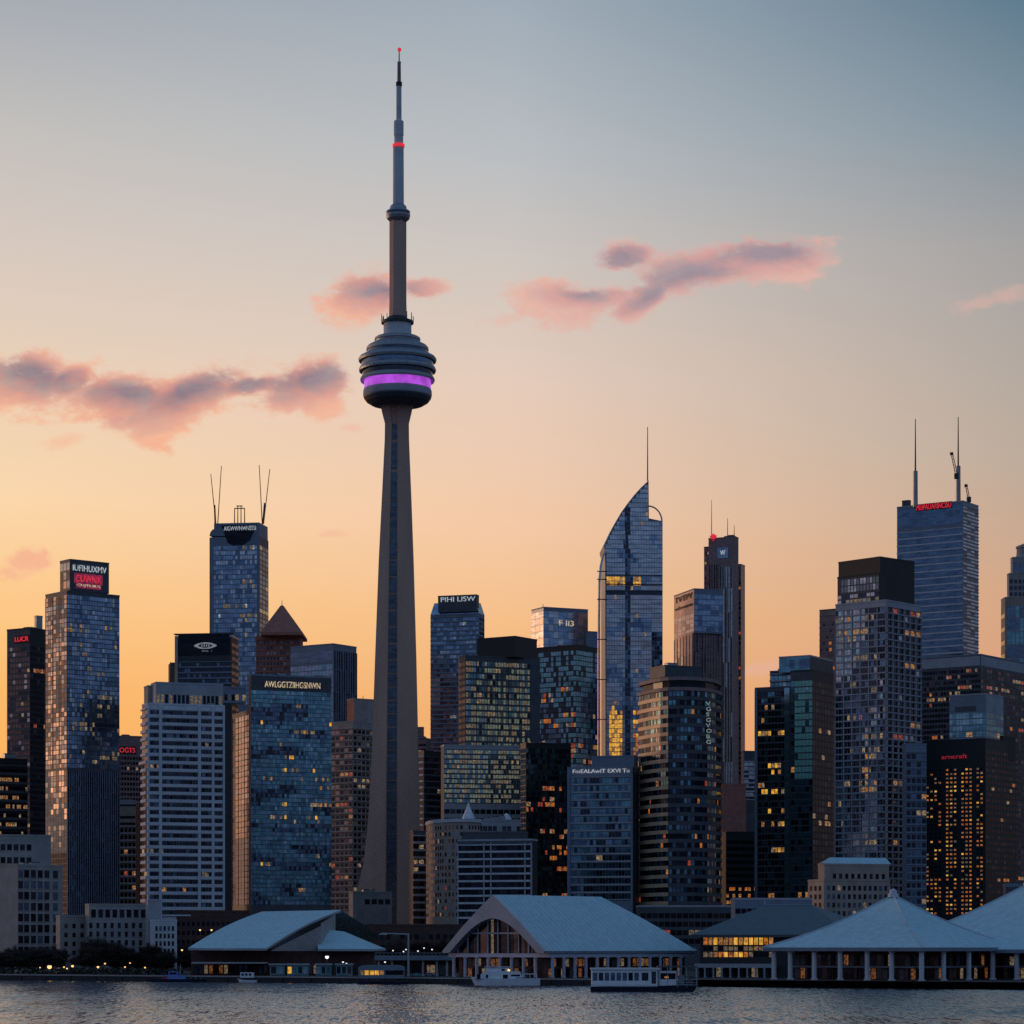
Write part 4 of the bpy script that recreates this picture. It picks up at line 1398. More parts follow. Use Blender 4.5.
b.storeys(fr2, 6.6, 690, 905, L=S(3.2, 0.7, ((3, G_teal), (4, G_night), (1, G_black)), 0.09, (L_warm, L_pale, L_gold), x0=758, x1=784.5, band=(0.3, 0.16, W_dark), blot=((G_black,), 0.2, .3, .2)), name=WB)
b.storeys(fr2, 6.6, 690, 905, R_=S(3, 0.8, ((1, G_night),), 0), name=WB)
fa = fr2['L']
for (pa, pb, m) in ((755, 757.6, W_blueg), (784.8, 790, G_tealp)):
    mb = MB()
    mb.obox(fa.p(max(0, fa.t(pa)), 0), fa.u, fa.t(pb) - max(0, fa.t(pa)), fa.n, 0.7, GZ, fr2['z1'] - 0.1, m)
    mb.build('pilaster', b.root)
fr3 = b.block(671.5, 687.5, W_dark, W_dark, xl=770, xc=791, xr=794, th=68, D=1474, name='step_wall')
b.storeys(fr3, 8, 673, 687, L=S(4, 0.55, ((2, G_teal), (1, G_steel)), 0.05, band=(0.8, 0.3, W_metal)), name=WB)
b.units(fr3, 2, (1, 2))

b = Bld('office_tower', 'dark plum tower half hidden behind the residential high-rise', 1950, 819.5, 838, 850, 60)
fr = b.block(609.5, None, W_purp, W_dark)
b.storeys(fr, 6.2, 614, 720, L=S(3, 0.5, ((3, G_bronze), (1, G_night)), 0.03, (L_amber,), band=(0.3, 0.3, W_purp)), name=WB)

b = Bld('residential_tower', 'tall residential high-rise with grid facade under a black penthouse', 1390, 835.5, 886, 920.5, 57)
fr = b.block(601, None, W_grey, W_grey)
zres = lambda i, k, n: (R.choice((G_night, G_black, G_blue2)) if (i >= n - 3 and R.random() < .8) else None)
b.storeys(fr, 6.6, 606, 905, L=S(3.0, 0.72, ((5, G_steel), (3, G_tealp), (2, G_blue), (1, G_blind)), 0.09, (L_pale, L_warm, L_dim, L_dim), gap=0.12,
          pier=(0.5, 0.5, 3, W_grey), blot=((G_night, G_night, G_blue2), 0.1, .16, .1), zone=zres, band=(0.5, 0.14, W_grey), tilt=0.07),
          R_=S(5.6, 0.66, ((6, G_night), (3, G_black), (1, G_steel)), 0.035, (L_warm, L_red, L_dim), gap=0.2, band=(0.9, 0.16, W_grey), pier=(0.9, 0.6, 1, W_grey)), name=WB)
fr2 = b.block(574, 601, W_dark, W_black, xl=837.5, xc=879, xr=886, th=55, D=1396, name='upper_wall')
b.storeys(fr2, 8, 576, 590, L=S(3.2, 0.82, ((2, G_blind), (1, G_steel)), 0, gap=0.25, x0=841), name='crown_screen')
b.storeys(fr2, 6, 591, 601, L=S(4, 0.7, ((2, G_steel), (1, G_night)), 0.05, (L_dim,)), name=WB)
fr3 = b.block(558, 601, W_black, W_black, xl=838.5, xc=880, xr=914.5, th=50, D=1401, name='penthouse', parm=W_black)
b.units(fr3, 1, (0.4, 0.8), W_black)
fr4 = b.block(745, None, W_blueg, W_blueg, xl=902, xc=906, xr=926.5, th=15, D=1370, name='wing_wall')
b.storeys(fr4, 7.9, 752, 905, R_=S(4.6, 0.6, ((4, G_night), (1, G_blue2)), 0.05, (L_warm, L_pale), band=(0.5, 0.16, W_blueg), gap=0.2), name=WB)

# ================================================================== right edge
b = Bld('office_tower', 'big blue tower with red rooftop letters and two tall antennas', 2120, 897, 963, 978.5, 66)
fr = b.block(501.5, None, W_blueg, W_grey)
b.storeys(fr, 7.0, 527, 680, L=S(7, 0.8, ((1, G_blue2),), 0.0, band=(0.6, 0.2, W_white), gap=0.02, tilt=0.02), name=WB)
b.storeys(fr, 3.5, 505, 680, R_=S(4, 0.55, ((3, G_steel), (1, G_bronze)), 0.0, gap=0.05, band=(0.4, 0.35, W_grey)), name=WB)
b.storeys(fr, 22, 504, 526, L=S(6, 0.9, ((1, G_blue2),), 0, gap=0.02, tilt=0.02), name='crown_panel')
b.sign(fr, 'L', 'MEIPAUARINCISU', 916.5, 951.5, 505.2, 510.6, E_signr, W_brick, 0.5, pad=0.5)
fr2 = b.block(501, 507, W_dark, W_dark, xl=902, xc=909, xr=911, th=66, D=2150, name='rooftop_housing')
for (x, yb, ym, yt) in ((915.4, 507, 471, 419), (958.2, 503, 466, 417)):
    b.mast(x, yb, ym, 5.0, 2135, wpx1=4.6, mat=W_metal, name='antenna_base')
    b.mast(x, ym, yt, 1.7, 2135, wpx1=0.8, name='antenna')


def crane(label, x0, y0, x1, y1, D):
    c = empty('roof_crane', label, 'crane', (WX(x0, D), D, WZ(y0, D)))
    mb = MB()
    p0, p1 = WP(x0, y0, D), WP(x1, y1, D)
    for s_ in (-0.7, 0.7):
        mb.tube(p0 + Vector((s_, 0, 0)), p1 + Vector((s_, 0, 0)), 0.3, 0.3, M_redp, 5)
    for k in range(8):
        a_, c_ = p0.lerp(p1, k / 8), p0.lerp(p1, (k + 1) / 8)
        s_ = 0.7 if k % 2 else -0.7
        mb.tube(a_ + Vector((s_, 0, 0)), c_ + Vector((-s_, 0, 0)), 0.2, 0.2, M_redp, 4)
    mb.build('jib', c)
    mb = MB()
    mb.box(p0.x - 1.6, p0.x + 1.6, D - 1.5, D + 1.5, p0.z - 3, p0.z + 1.2, W_metald)
    mb.build('winch_house', c)
    mb = MB()
    mb.box(p1.x - 1.2, p1.x + 1.2, D - 1, D + 1, p1.z - 2.4, p1.z - 0.4, W_metald)
    mb.build('jib_head', c)
    return c


crane('small dark crane jib leaning against the right antenna mast', 956.4, 475, 951.6, 452, 2118)
crane('short red crane at the right corner of the blue tower roof', 968.8, 498.5, 966.0, 484, 2150)

b = Bld('office_building', 'wide dark building with a pale roof edge and hundreds of small lit windows', 1800, 918, 980.5, 1075, 64)
fr = b.block(655, None, W_dark, W_dark, parm=W_blueg)
b.storeys(fr, 11, 655.5, 665.5, L=S(60, 0.96, ((1, W_grey),), 0, gap=0.01, tilt=0, sill=0.02), R_=S(80, 0.96, ((1, W_grey),), 0, gap=0.01, tilt=0, sill=0.02), name='roof_fascia')
many = (L_warm, L_pale, L_amber, L_pale, L_dim, L_red)
b.storeys(fr, 5.4, 667, 890, L=S(2.8, 0.6, ((5, G_black), (2, G_night), (1, G_bronze)), 0.15, many, gap=0.2), R_=S(2.8, 0.6, ((5, G_black), (2, G_night), (1, G_bronze)), 0.15, many, gap=0.2), name=WB)
b.units(fr, 5, (2, 5), W_metald)

b = Bld('office_block', 'small teal glass block with a plain pale crown before the dark wide building', 1620, 949.5, 986, 1003.5, 66)
fr = b.block(694.5, None, W_blueg, W_grey)
b.storeys(fr, 6.5, 712, 800, L=S(3.4, 0.8, ((3, G_tealp), (2, G_teal)), 0.04, (L_pale, L_warm), gap=0.1), R_=S(3.4, 0.7, ((3, G_teal), (1, G_blue2)), 0.02, gap=0.1), name=WB)
b.storeys(fr, 6, 705, 711.5, L=S(9, 0.8, ((1, W_dark),), 0, x0=955, x1=976, gap=0.02), name='louvre')

b = Bld('office_tower', 'black tower covered in columns of glowing orange windows', 1400, 924.5, 985.5, 1018, 66)
fr = b.block(739.5, None, W_black, W_black, parm=W_black)
fa = fr['L']


def orange(x, y):
    col = 0.62
    if 959 < x < 976:
        col = 0.95
    elif 943 < x < 958:
        col = 0.74
    elif x > 977:
        col = 0.72
    else:
        col = 0.4
    v = noise.noise(Vector((x * 0.12, y * 0.05, 7.7)))
    if R.random() < col + v * 0.5:
        return R.choice((L_amber, L_amber, L_amber, L_warm, L_dim, L_gold))
    return None


xs = [927.5, 931.6, 935.7, 939.8, 947.2, 951.2, 955.2, 962.6, 966.6, 970.6, 977.8, 981.6]
b.punched(fr, 'L', xs, [768.5 + 4.25 * k for k in range(35)], 2.2, 1.7, (G_black,), orange)
b.storeys(fr, 6, 748, 900, R_=S(3, 0.5, ((5, G_black), (1, G_night)), 0.05, (L_warm, L_pale, L_amber)), name=WB)
b.sign(fr, 'L', 'arncraft', 942, 967.5, 755, 759.2, E_signd, None, 0.3)
fr2 = b.block(737.5, 760, W_black, W_black, xl=1000, xc=1003, xr=1015, th=58, D=1420, name='rooftop_housing')

b = Bld('stepped_tower', 'stepped stone tower with a domed lantern at the right picture edge', 2200, 1001, 1005, 1046, 12)
fr = b.block(598, None, W_beige, W_beige)
b.storeys(fr, 14, 606, 700, R_=S(4.6, 0.94, ((3, G_blue2), (1, G_teal)), 0.0, gap=0.2, x0=1006.5), L=S(4, 0.3, ((1, G_bronze),), 0), name=WB)
fr2 = b.block(574, 598, W_stone, W_stone, xl=1007, xc=1009, xr=1040, D=2206, name='second_tier')
b.storeys(fr2, 7.5, 578, 597, R_=S(4.5, 0.6, ((1, G_night),), 0, gap=0.3), name=WB)
fr2 = b.block(558, 574, W_blueg, W_stone, xl=1010.5, xc=1012.5, xr=1037, D=2210, name='third_tier')
b.storeys(fr2, 12, 561, 573, R_=S(5, 0.7, ((1, G_blue2),), 0, gap=0.3), name=WB)
mb = MB()
cx, cd = WX(1025, 2235), 2235
k_ = cd / F
mb.lathe(cx, cd, [(11.8 * k_, WZ(562, cd)), (11 * k_, WZ(559, cd)), (8.6 * k_, WZ(555.5, cd)), (8.2 * k_, WZ(549, cd)), (9.2 * k_, WZ(548.6, cd)), (9.0 * k_, WZ(546.6, cd)), (0.01, WZ(543, cd))], W_stone, 24)
mb.build('lantern', b.root)

b = Bld('stone_office_block', 'old stone building with small windows and a pale sloping roof behind the tents', 1150, 808, 824, 890, 24)
fr = b.block(881, None, W_beige, W_beige)
b.punched(fr, 'R', [828.5 + 5.2 * i for i in range(12)], [888, 896.5, 905, 913.5], 2.7, 4.8, (G_night, G_black, G_blue2), 0.04, (L_pale,))
b.punched(fr, 'L', [811, 815.5, 820], [888, 896.5, 905], 2.4, 4.8, (G_night, G_black), 0.05, (L_pale,))
fr2 = b.block(865.5, 881, W_beige, W_beige, xl=818, xc=824.5, xr=889, D=1154, name='upper_wall')
b.punched(fr2, 'R', [834.5 + 6.1 * i for i in range(9)], [876], 3.0, 5, (G_night, G_black), 0.04, (L_pale,))
mb = MB()       # gabled roof
c, uR, uL, a, bb = fr2['C'], fr2['uR'], fr2['uL'], fr2['a'], fr2['b']
zr, ze = WZ(857.5, 1160), fr2['z1'] + 0.9
P3 = lambda p, z: Vector((p.x, p.y, z))
g0, g1 = c + uL * bb * 0.5, c + uR * a + uL * bb * 0.5
mb.face([P3(c - uR, ze), P3(c + uR * a + uR, ze), P3(g1, zr), P3(g0 + uR * 4, zr)], M_roofw)
mb.face([P3(c + uL * bb, ze), P3(g0 + uR * 4, zr), P3(g1, zr), P3(c + uR * a + uL * bb, ze)], M_roofw)
mb.face([P3(c + uL * bb, ze), P3(c - uR, ze), P3(g0 + uR * 4, zr)], W_beige)
mb.face([P3(c + uR * a + uR, ze), P3(c + uR * a + uL * bb, ze), P3(g1, zr)], W_beige)
mb.build('roof', b.root)

b = Bld('service_building', 'small dark flat-roofed building above the right tent roof', 1190, 1003, 1006, 1060, 6)
fr = b.block(887, None, W_purp, W_dark, parm=W_blueg, par=1.6)
b.storeys(fr, 8, 891, 925, R_=S(5, 0.5, ((1, G_black),), 0.05, (L_warm,)), name=WB)

# ================================================================== low centre buildings
b = Bld('apartment_block', 'narrow white balcony block right beside the foot of the concrete tower', 1450, 409, 413, 430, 16)
fr = b.block(832, None, W_dark, W_dark)
b.storeys(fr, 7.2, 835, 925, R_=S(5, 0.55, ((2, G_night), (1, G_black)), 0.04, (L_pale,), band=(1.3, 0.3, W_grey), gap=0.2), name=WB)
b = Bld('historic_building', 'round-cornered reddish old building with a white cornice and cone roof', 1380, 424, 440, 470, 30)
plan = [(426, 1420), (429, 1404), (435, 1393), (444, 1385), (455, 1380), (468, 1380), (480, 1386), (480, 1430), (430, 1440)]
PL = [Vector((WX(x, d), d, 0)) for x, d in plan]
mb = MB()
mb.prism([(p.x, p.y) for p in PL], GZ, WZ(822, 1380), W_beige, W_roof)
mb.build('wall', b.root)
mb = MB()
mb.prism([(p.x, p.y) for p in loop(1.03)], WZ(822, 1380), WZ(818.6, 1380), W_white, W_roof)
mb.build('cornice', b.root)
z1, z0 = WZ(824, 1380), WZ(918, 1380)
nfl = 14
H = (z1 - z0) / nfl
for k in range(nfl):
    mb = MB()
    for i in range(6):
        p, r = PL[i], PL[i + 1]
        nb = max(1, int((r - p).length / 2.1))
        for q_ in range(nb):
            a_, c_ = p.lerp(r, (q_ + 0.25) / nb), p.lerp(r, (q_ + 0.75) / nb)
            d = Vector(((c_ - a_).y, -(c_ - a_).x, 0)).normalized() * 0.06
            m = R.choice((G_night, G_black, G_bronze, G_blind)) if R.random() > 0.04 else R.choice((L_red, L_warm, L_pale))
            za = z0 + H * (k + 0.25)
            mb.face([(a_.x + d.x, a_.y + d.y, za), (c_.x + d.x, c_.y + d.y, za), (c_.x + d.x, c_.y + d.y, za + H * 0.55), (a_.x + d.x, a_.y + d.y, za + H * 0.55)], m)
    mb.build(WB, b.root)
mb = MB()
cd = 1400
k_ = cd / F
mb.lathe(WX(468.5, cd), cd, [(6.2 * k_, WZ(819, cd)), (6.0 * k_, WZ(817.5, cd)), (3.4 * k_, WZ(811, cd)), (1.3 * k_, WZ(806, cd)), (0.01, WZ(802, cd))], M_boatw, 16)
mb.build('cone_roof', b.root)
b = Bld('lowrise_block', 'low rooftop block with a small white cone and red light behind the banded hotel', 1430, 474, 478, 521, 8)
fr = b.block(821, None, W_stone, W_grey)
b.storeys(fr, 8, 824, 840, R_=S(5, 0.6, ((2, G_blind), (1, G_night)), 0.1, (L_red, L_warm)), name=WB)
mb = MB()
cd = 1445
k_ = cd / F
mb.lathe(WX(506.5, cd), cd, [(5.6 * k_, WZ(821, cd)), (5.4 * k_, WZ(819.5, cd)), (2.2 * k_, WZ(814.5, cd)), (0.01, WZ(813, cd))], M_boatw, 14)
mb.build('cone_roof', b.root)
b.units(fr, 3, (1, 3), W_grey)
b = Bld('hotel_block', 'wide low hotel with white curved balcony bands behind the central pavilion', 1290, 457.5, 532, 537.5, 74)
fr = b.block(840.5, None, W_dark, W_black, parm=W_grey)
b.storeys(fr, 7.1, 844, 925, L=S(3.6, 0.62, ((4, G_black), (3, G_night)), 0.02, (L_dim, L_pale), band=(1.2, 0.26, W_white), gap=0.06), name=WB)
fa = fr['L']
for x in (458, 484, 491, 525, 531.2):
    mb = MB()
    mb.obox(fa.p(max(0, fa.t(x)), 0), fa.u, 0.5, fa.n, 1.3, GZ, fr['z1'] - 1, W_grey)
    mb.build('pier', b.root)
fr2 = b.block(833, 840, W_dark, W_dark, xl=462, xc=524, xr=528, th=74, D=1296, name='penthouse')
b = Bld('brick_warehouse', 'long low dark brick building behind bare trees left of the central pavilion', 1270, 338, 342, 498, 4)
fr = b.block(926, None, W_brick, W_brick)
b.storeys(fr, 11, 930, 952, R_=S(7, 0.45, ((4, G_black), (1, G_night)), 0.03, (L_pale, L_dim), gap=0.4), name=WB)
b = Bld('service_building', 'low flat pale-edged building behind the dark blue pavilion roof', 1130, 731, 735, 812, 5)
fr = b.block(900, None, W_stone, W_blueg, parm=W_grey)
b.storeys(fr, 9, 905, 925, R_=S(6, 0.5, ((1, G_black),), 0.05, (L_warm,)), name=WB)
b = Bld('brick_lowrise', 'low dark brick buildings behind the left pavilion roof', 1290, 172, 176, 250, 6)
fr = b.block(912, None, W_brick, W_brick)
b.storeys(fr, 10, 918, 955, R_=S(5, 0.45, ((1, G_black),), 0.05, (L_pale, L_warm), gap=0.4), name=WB)

# ================================================================== waterfront pavilions
def frame(xl, xc, xr, th, D):
    th = math.radians(th) - math.atan((xc - 512.0) / F)
    C = Vector((WX(xc, D), D, 0))
    uR = Vector((math.cos(th), math.sin(th), 0))
    uL = Vector((-math.sin(th), math.cos(th), 0))
    fR = Face(C, uR, 1, Vector((math.sin(th), -math.cos(th), 0)))
    fR.w = fR.t(xr)
    fL = Face(C, uL, 1, Vector((-math.cos(th), -math.sin(th), 0)))
    b_ = fL.t(xl)
    return C, uR, uL, fR.w, b_, fR, Face(C + uL * b_, -uL, b_, fL.n)


def V3(p, z):
    return Vector((p.x, p.y, z))


def column(parent, x, y, z0, z1, r, mat=W_white):
    mb = MB()
    mb.tube((x, y, z0), (x, y, z1), r, r, mat, 10)
    mb.box(x - r * 1.25, x + r * 1.25, y - r * 1.25, y + r * 1.25, z0, z0 + 0.5, mat)
    mb.box(x - r * 1.25, x + r * 1.25, y - r * 1.25, y + r * 1.25, z1 - 0.4, z1, mat)
    return mb.build('column', parent)


# ---- white pyramid tents on columns, at the right
def tent(name, label, xl, xc, xr, th, D, eave_y, apex_y, cols, colw=1.8, lightp=0.3):
    C, uR, uL, a, bb, fR, fL = frame(xl, xc, xr, th, D)
    root = empty(name, label, 'pavilion', (C.x, C.y, GZ))
    ze = WZ(eave_y, D)
    cen = C + uR * (a / 2) + uL * (bb / 2)
    zp = WZ(apex_y, cen.y)
    ov = 1.2
    q = [C - uR * ov - uL * ov, C + uR * (a + ov) - uL * ov, C + uR * (a + ov) + uL * (bb + ov), C - uR * ov + uL * (bb + ov)]
    mb = MB()
    n = 8
    for i in range(4):
        p, r = q[i], q[(i + 1) % 4]
        for k in range(n):
            f0, f1 = k / n, (k + 1) / n
            h = lambda f: ze + (zp - ze) * (f + 0.10 * math.sin(PI * f) * -1)      # slightly sagging membrane
            p0, r0 = p.lerp(cen, f0), r.lerp(cen, f0)
            p1, r1 = p.lerp(cen, f1), r.lerp(cen, f1)
            if k < n - 1:
                mb.face([V3(p0, h(f0)), V3(r0, h(f0)), V3(r1, h(f1)), V3(p1, h(f1))], M_roofw)
            else:
                mb.face([V3(p0, h(f0)), V3(r0, h(f0)), V3(cen, zp)], M_roofw)
        mb.face([V3(p, ze - 1.3), V3(r, ze - 1.3), V3(r, ze), V3(p, ze)], W_blueg)
        ip, ir = p.lerp(cen, 0.06), r.lerp(cen, 0.06)
        mb.face([V3(p, ze - 1.3), V3(ip, ze - 1.3), V3(ir, ze - 1.3), V3(r, ze - 1.3)], W_dark)
    roof = mb.build('roof', root)
    mb = MB()
    for i in range(4):
        p = q[i]
        prev = V3(p, ze + 0.25)
        for k in range(1, n + 1):
            f1 = k / n
            cur = V3(p.lerp(cen, f1), ze + (zp - ze) * (f1 - 0.10 * math.sin(PI * f1)) + 0.25)
            mb.tube(prev, cur, 0.22, 0.22, W_white, 5)
            prev = cur
    mb.build('ridge_cable', roof)
    mb = MB()
    mb.lathe(cen.x, cen.y, [(1.9, zp - 0.9), (1.9, zp + 0.4), (1.3, zp + 0.6), (1.3, zp + 1.7), (0.01, zp + 2.4)], W_white, 14)
    mb.tube((cen.x - 1.2, cen.y, zp + 1), (cen.x - 1.2, cen.y, zp + 3), 0.12, 0.1, W_white, 5)
    mb.build('finial', roof)
    for (f, t) in cols:
        fa = fR if f == 'R' else fL
        p = fa.p(t * fa.w, 0, -1.0)
        column(root, p.x, p.y, GZ, ze - 1.28, colw / 2, W_white)
    # the dark hall under the roof, set back behind the columns
    mb = MB()
    ins = 7.0
    o = C + uR * ins + uL * ins
    mb.obox(o, uR, a - 2 * ins, uL, bb - 2 * ins, GZ, ze - 1.4, W_brick)
    hall = mb.build('hall_wall', root)
    for fa in (Face(o + uL * (bb - 2 * ins), -uL, bb - 2 * ins, fL.n), Face(o, uR, a - 2 * ins, fR.n)):
        nb = int(fa.w / 2.3)
        for i in range(nb):
            for (z0, z1) in ((GZ + 0.4, GZ + 4.2), (GZ + 5.2, ze - 2.6)):
                mb = MB()
                m = R.choice((G_black, G_night, G_black, W_dark)) if R.random() > lightp * 0.5 else R.choice((L_brown, L_brown, L_brown, L_dim))
                t0 = fa.w * (i + 0.1) / nb
                t1 = fa.w * (i + 0.9) / nb
                mb.face([fa.p(t0, z0, 0.08), fa.p(t1, z0, 0.08), fa.p(t1, z1, 0.08), fa.p(t0, z1, 0.08)], m)
                mb.build('window', hall)
        mb = MB()
        mb.obox(fa.p(0, 0, 0.1), fa.u, fa.w, fa.n, 1.4, GZ + 4.4, GZ + 5.0, W_blueg)
        mb.build('walkway', hall)
    return root, (C, uR, uL, a, bb, ze, zp)


tent('tent_pavilion', 'white pyramid tent roof on tall columns in the right foreground', 768, 922, 1018, 57, 938, 947.5, 895,
     [('L', 0.03), ('L', 0.14), ('L', 0.30), ('L', 0.47), ('L', 0.645), ('L', 0.80), ('R', 0.02), ('R', 0.24), ('R', 0.5), ('R', 0.75)])
tent('tent_pavilion', 'second white tent roof cut off by the right picture edge', 866, 1060, 1190, 57, 955, 949.5, 884,
     [('L', 0.47), ('L', 0.56), ('L', 0.66), ('L', 0.78), ('L', 0.9)])

# ---- central pavilion: tall gable front, big white roof hipped at the far end
D = 1010
C, uR, uL, a, bb, fR, fL = frame(446, 548, 697, 47, D)
pv = empty('exhibition_hall', 'big white-roofed hall with a glazed gable front in the centre foreground', 'hall', (C.x, C.y, GZ))
ze = WZ(951, D)
zr = WZ(894.5, D + bb * 0.25)
g0 = C + uL * (bb / 2)
fr_mid = Face(g0, uR, 1, fR.n)
tr = fr_mid.t(601)
g1 = g0 + uR * tr
Rt, Bk, Lf = C + uR * a, C + uR * a + uL * bb, C + uL * bb
mb = MB()
n = 10


def sag(f):
    return f + 0.03 * math.sin(PI * f)


def sheet(p0, p1, q0, q1, z0, z1, mat):
    for k in range(n):
        f0, f1 = k / n, (k + 1) / n
        A0, B0, A1, B1 = p0.lerp(q0, f0), p1.lerp(q1, f0), p0.lerp(q0, f1), p1.lerp(q1, f1)
        h0, h1 = z0 + (z1 - z0) * sag(f0), z0 + (z1 - z0) * sag(f1)
        mb.face([V3(A0, h0), V3(B0, h0), V3(B1, h1), V3(A1, h1)], mat)


sheet(C - uR * 1.5, Rt, g0 - uR * 1.5, g1, ze, zr, M_roofw)
sheet(Bk, Lf - uR * 1.5, g1, g0 - uR * 1.5, ze, zr, M_roofw)
sheet(Rt, Bk, g1, g1, ze, zr, M_roofw)
mb.face([V3(C - uR * 1.5, ze - 0.9), V3(Rt, ze - 0.9), V3(Rt, ze), V3(C - uR * 1.5, ze)], W_blueg)
mb.face([V3(Rt, ze - 0.9), V3(Bk, ze - 0.9), V3(Bk, ze), V3(Rt, ze)], W_blueg)
roof = mb.build('roof', pv)
mb = MB()       # standing seams
ns = int(a / 2.6)
for i in range(ns + 1):
    t = -1.5 + (a + 1.5) * i / ns
    p0 = C + uR * t
    tq = min(t, tr)
    fmax = 1.0 if t <= tr else max(0.05, 1 - (t - tr) / (a - tr))
    prev = None
    for k in range(n + 1):
        f = fmax * k / n
        qq = (C + uR * t).lerp(g0 + uR * t, f)
        z = ze + (zr - ze) * sag(f) + 0.06
        cur = V3(qq, z)
        if prev is not None:
            mb.tube(prev, cur, 0.09, 0.09, W_white, 4)
        prev = cur
mb.build('roof_seam', roof)
# gable front: bargeboard band, arch, glass and mullions
fG = Face(Lf, -uL, bb, fL.n)
mid = bb / 2
ga = zr - ze


def outer(t):
    f = 1 - abs(t - mid) / mid
    return ze + ga * sag(max(0, f))


def inner(t):
    f = 1 - abs(t - mid) / (mid * 0.86)
    return (ze - 0.8) + ga * 0.62 * math.sin(max(0, min(1, f)) * PI / 2 * 0.95)


mb = MB()
N = 40
for i in range(N):
    t0, t1 = bb * i / N, bb * (i + 1) / N
    for (o0, o1) in ((2.0, 2.0),):
        a0, a1, b0, b1 = fG.p(t0, inner(t0), o0), fG.p(t1, inner(t1), o1), fG.p(t0, outer(t0), o0), fG.p(t1, outer(t1), o1)
        mb.face([a0, a1, b1, b0], W_grey)
        mb.face([b0, b1, fG.p(t1, outer(t1), 0), fG.p(t0, outer(t0), 0)], W_white)
        mb.face([a1, a0, fG.p(t0, inner(t0), -2), fG.p(t1, inner(t1), -2)], W_blueg)
mb.build('gable_band', pv)
mb = MB()
for i in range(N):
    t0, t1 = bb * i / N, bb * (i + 1) / N
    zt0, zt1 = inner(t0), inner(t1)
    if zt0 > ze - 0.6 or zt1 > ze - 0.6:
        m = R.choice((G_black, G_night, G_night, G_bronze)) if R.random() > 0.06 else L_dim
        mb.face([fG.p(t0, ze - 1.2, -1.5), fG.p(t1, ze - 1.2, -1.5), fG.p(t1, zt1, -1.5), fG.p(t0, zt0, -1.5)], m)
gl = mb.build('gable_glass', pv)
for t in [bb * k / 10 for k in range(1, 10)]:
    mb = MB()
    mb.obox(fG.p(t - 0.22, 0, -1.4), fG.u, 0.44, fG.n, 0.5, ze - 1.2, inner(t), W_grey)
    mb.build('mullion', gl)
mb = MB()
mb.obox(fG.p(bb * 0.2, 0, -1.4), fG.u, bb * 0.6, fG.n, 0.4, ze + ga * 0.30, ze + ga * 0.33, W_grey)
mb.build('transom', gl)
mb = MB()       # entablature and hall below
mb.obox(C + uR * 1 + uL * 0.5, uR, a - 2, uL, bb - 1, ze - 2.4, ze - 0.95, M_lilac)
mb.build('entablature', pv)
mb = MB()
o = C + uR * 3.5 + uL * 3.5
mb.obox(o, uR, a - 7, uL, bb - 7, GZ, ze - 2.42, W_brick)
hall = mb.build('hall_wall', pv)
for fa in (Face(o + uL * (bb - 7), -uL, bb - 7, fL.n), Face(o, uR, a - 7, fR.n)):
    nb = int(fa.w / 2.4)
    for i in range(nb):
        for (z0, z1) in ((GZ + 0.3, GZ + 3.6), (GZ + 4.4, ze - 3.0)):
            mb = MB()
            m = R.choice((L_brown, L_brown, L_dim, W_brick, G_black, G_black, G_night, W_dark, G_black)) if fa is not None else G_black
            t0, t1 = fa.w * (i + 0.1) / nb, fa.w * (i + 0.9) / nb
            mb.face([fa.p(t0, z0, 0.08), fa.p(t1, z0, 0.08), fa.p(t1, z1, 0.08), fa.p(t0, z1, 0.08)], m)
            mb.build('window', hall)
    for i in range(int(fa.w / 6.2) + 1):
        p = fa.p(min(fa.w, i * 6.2), 0, 2.6)
        column(pv, p.x, p.y, GZ, ze - 2.42, 0.62, M_lilac)

# ---- left pavilion: one big tilted white roof plane with a smaller hip beside it
A_, B_ = WP(188, 948, 1113), WP(266.5, 948.3, 1100)
Rr, Rl = WP(341, 910, 1153), WP(262, 911.5, 1168)
lp_ = empty('market_hall', 'left waterfront hall with a big tilted white roof over dark red walls', 'hall', (B_.x, B_.y, GZ))
up = Vector((0, 0, 0.9))
mb = MB()
n = 8
for k in range(n):
    f0, f1 = k / n, (k + 1) / n
    bow = lambda f: Vector((0, 0, 1.4 * math.sin(PI * f)))
    p0, p1, q0, q1 = A_.lerp(Rl, f0) + bow(f0), B_.lerp(Rr, f0) + bow(f0), A_.lerp(Rl, f1) + bow(f1), B_.lerp(Rr, f1) + bow(f1)
    mb.face([p0, p1, q1, q0], M_roofw)
    mb.face([p1 - up, q1 - up, q1, p1], W_grey)
    mb.face([p0, q0, q0 - up, p0 - up], W_grey)
    mb.face([p1 - up, p0 - up, q0 - up, q1 - up], W_dark)
mb.face([A_ - up, B_ - up, B_, A_], W_grey)
back = [Rl + Vector((18, 42, -13)), Rr + Vector((18, 42, -13))]
mb.face([Rl, Rr, back[1], back[0]], M_roofw)
mb.build('roof', lp_)
mb = MB()       # grey gable wall under the rake
w0 = B_ + Vector((1.5, 3, 0))
w1 = Vector((WX(321, 1113), 1113, 0))
zb = WZ(948.5, 1103)
steps = 8
for k in range(steps):
    f0, f1 = k / steps, (k + 1) / steps
    p0, p1 = V3(w0, 0).lerp(V3(w1, 0), f0), V3(w0, 0).lerp(V3(w1, 0), f1)
    z0_, z1_ = B_.z - 1 + (WZ(923.5, 1116) - B_.z) * f0, B_.z - 1 + (WZ(923.5, 1116) - B_.z) * f1
    mb.face([V3(p0, zb - 1), V3(p1, zb - 1), V3(p1, z1_), V3(p0, z0_)], W_stone)
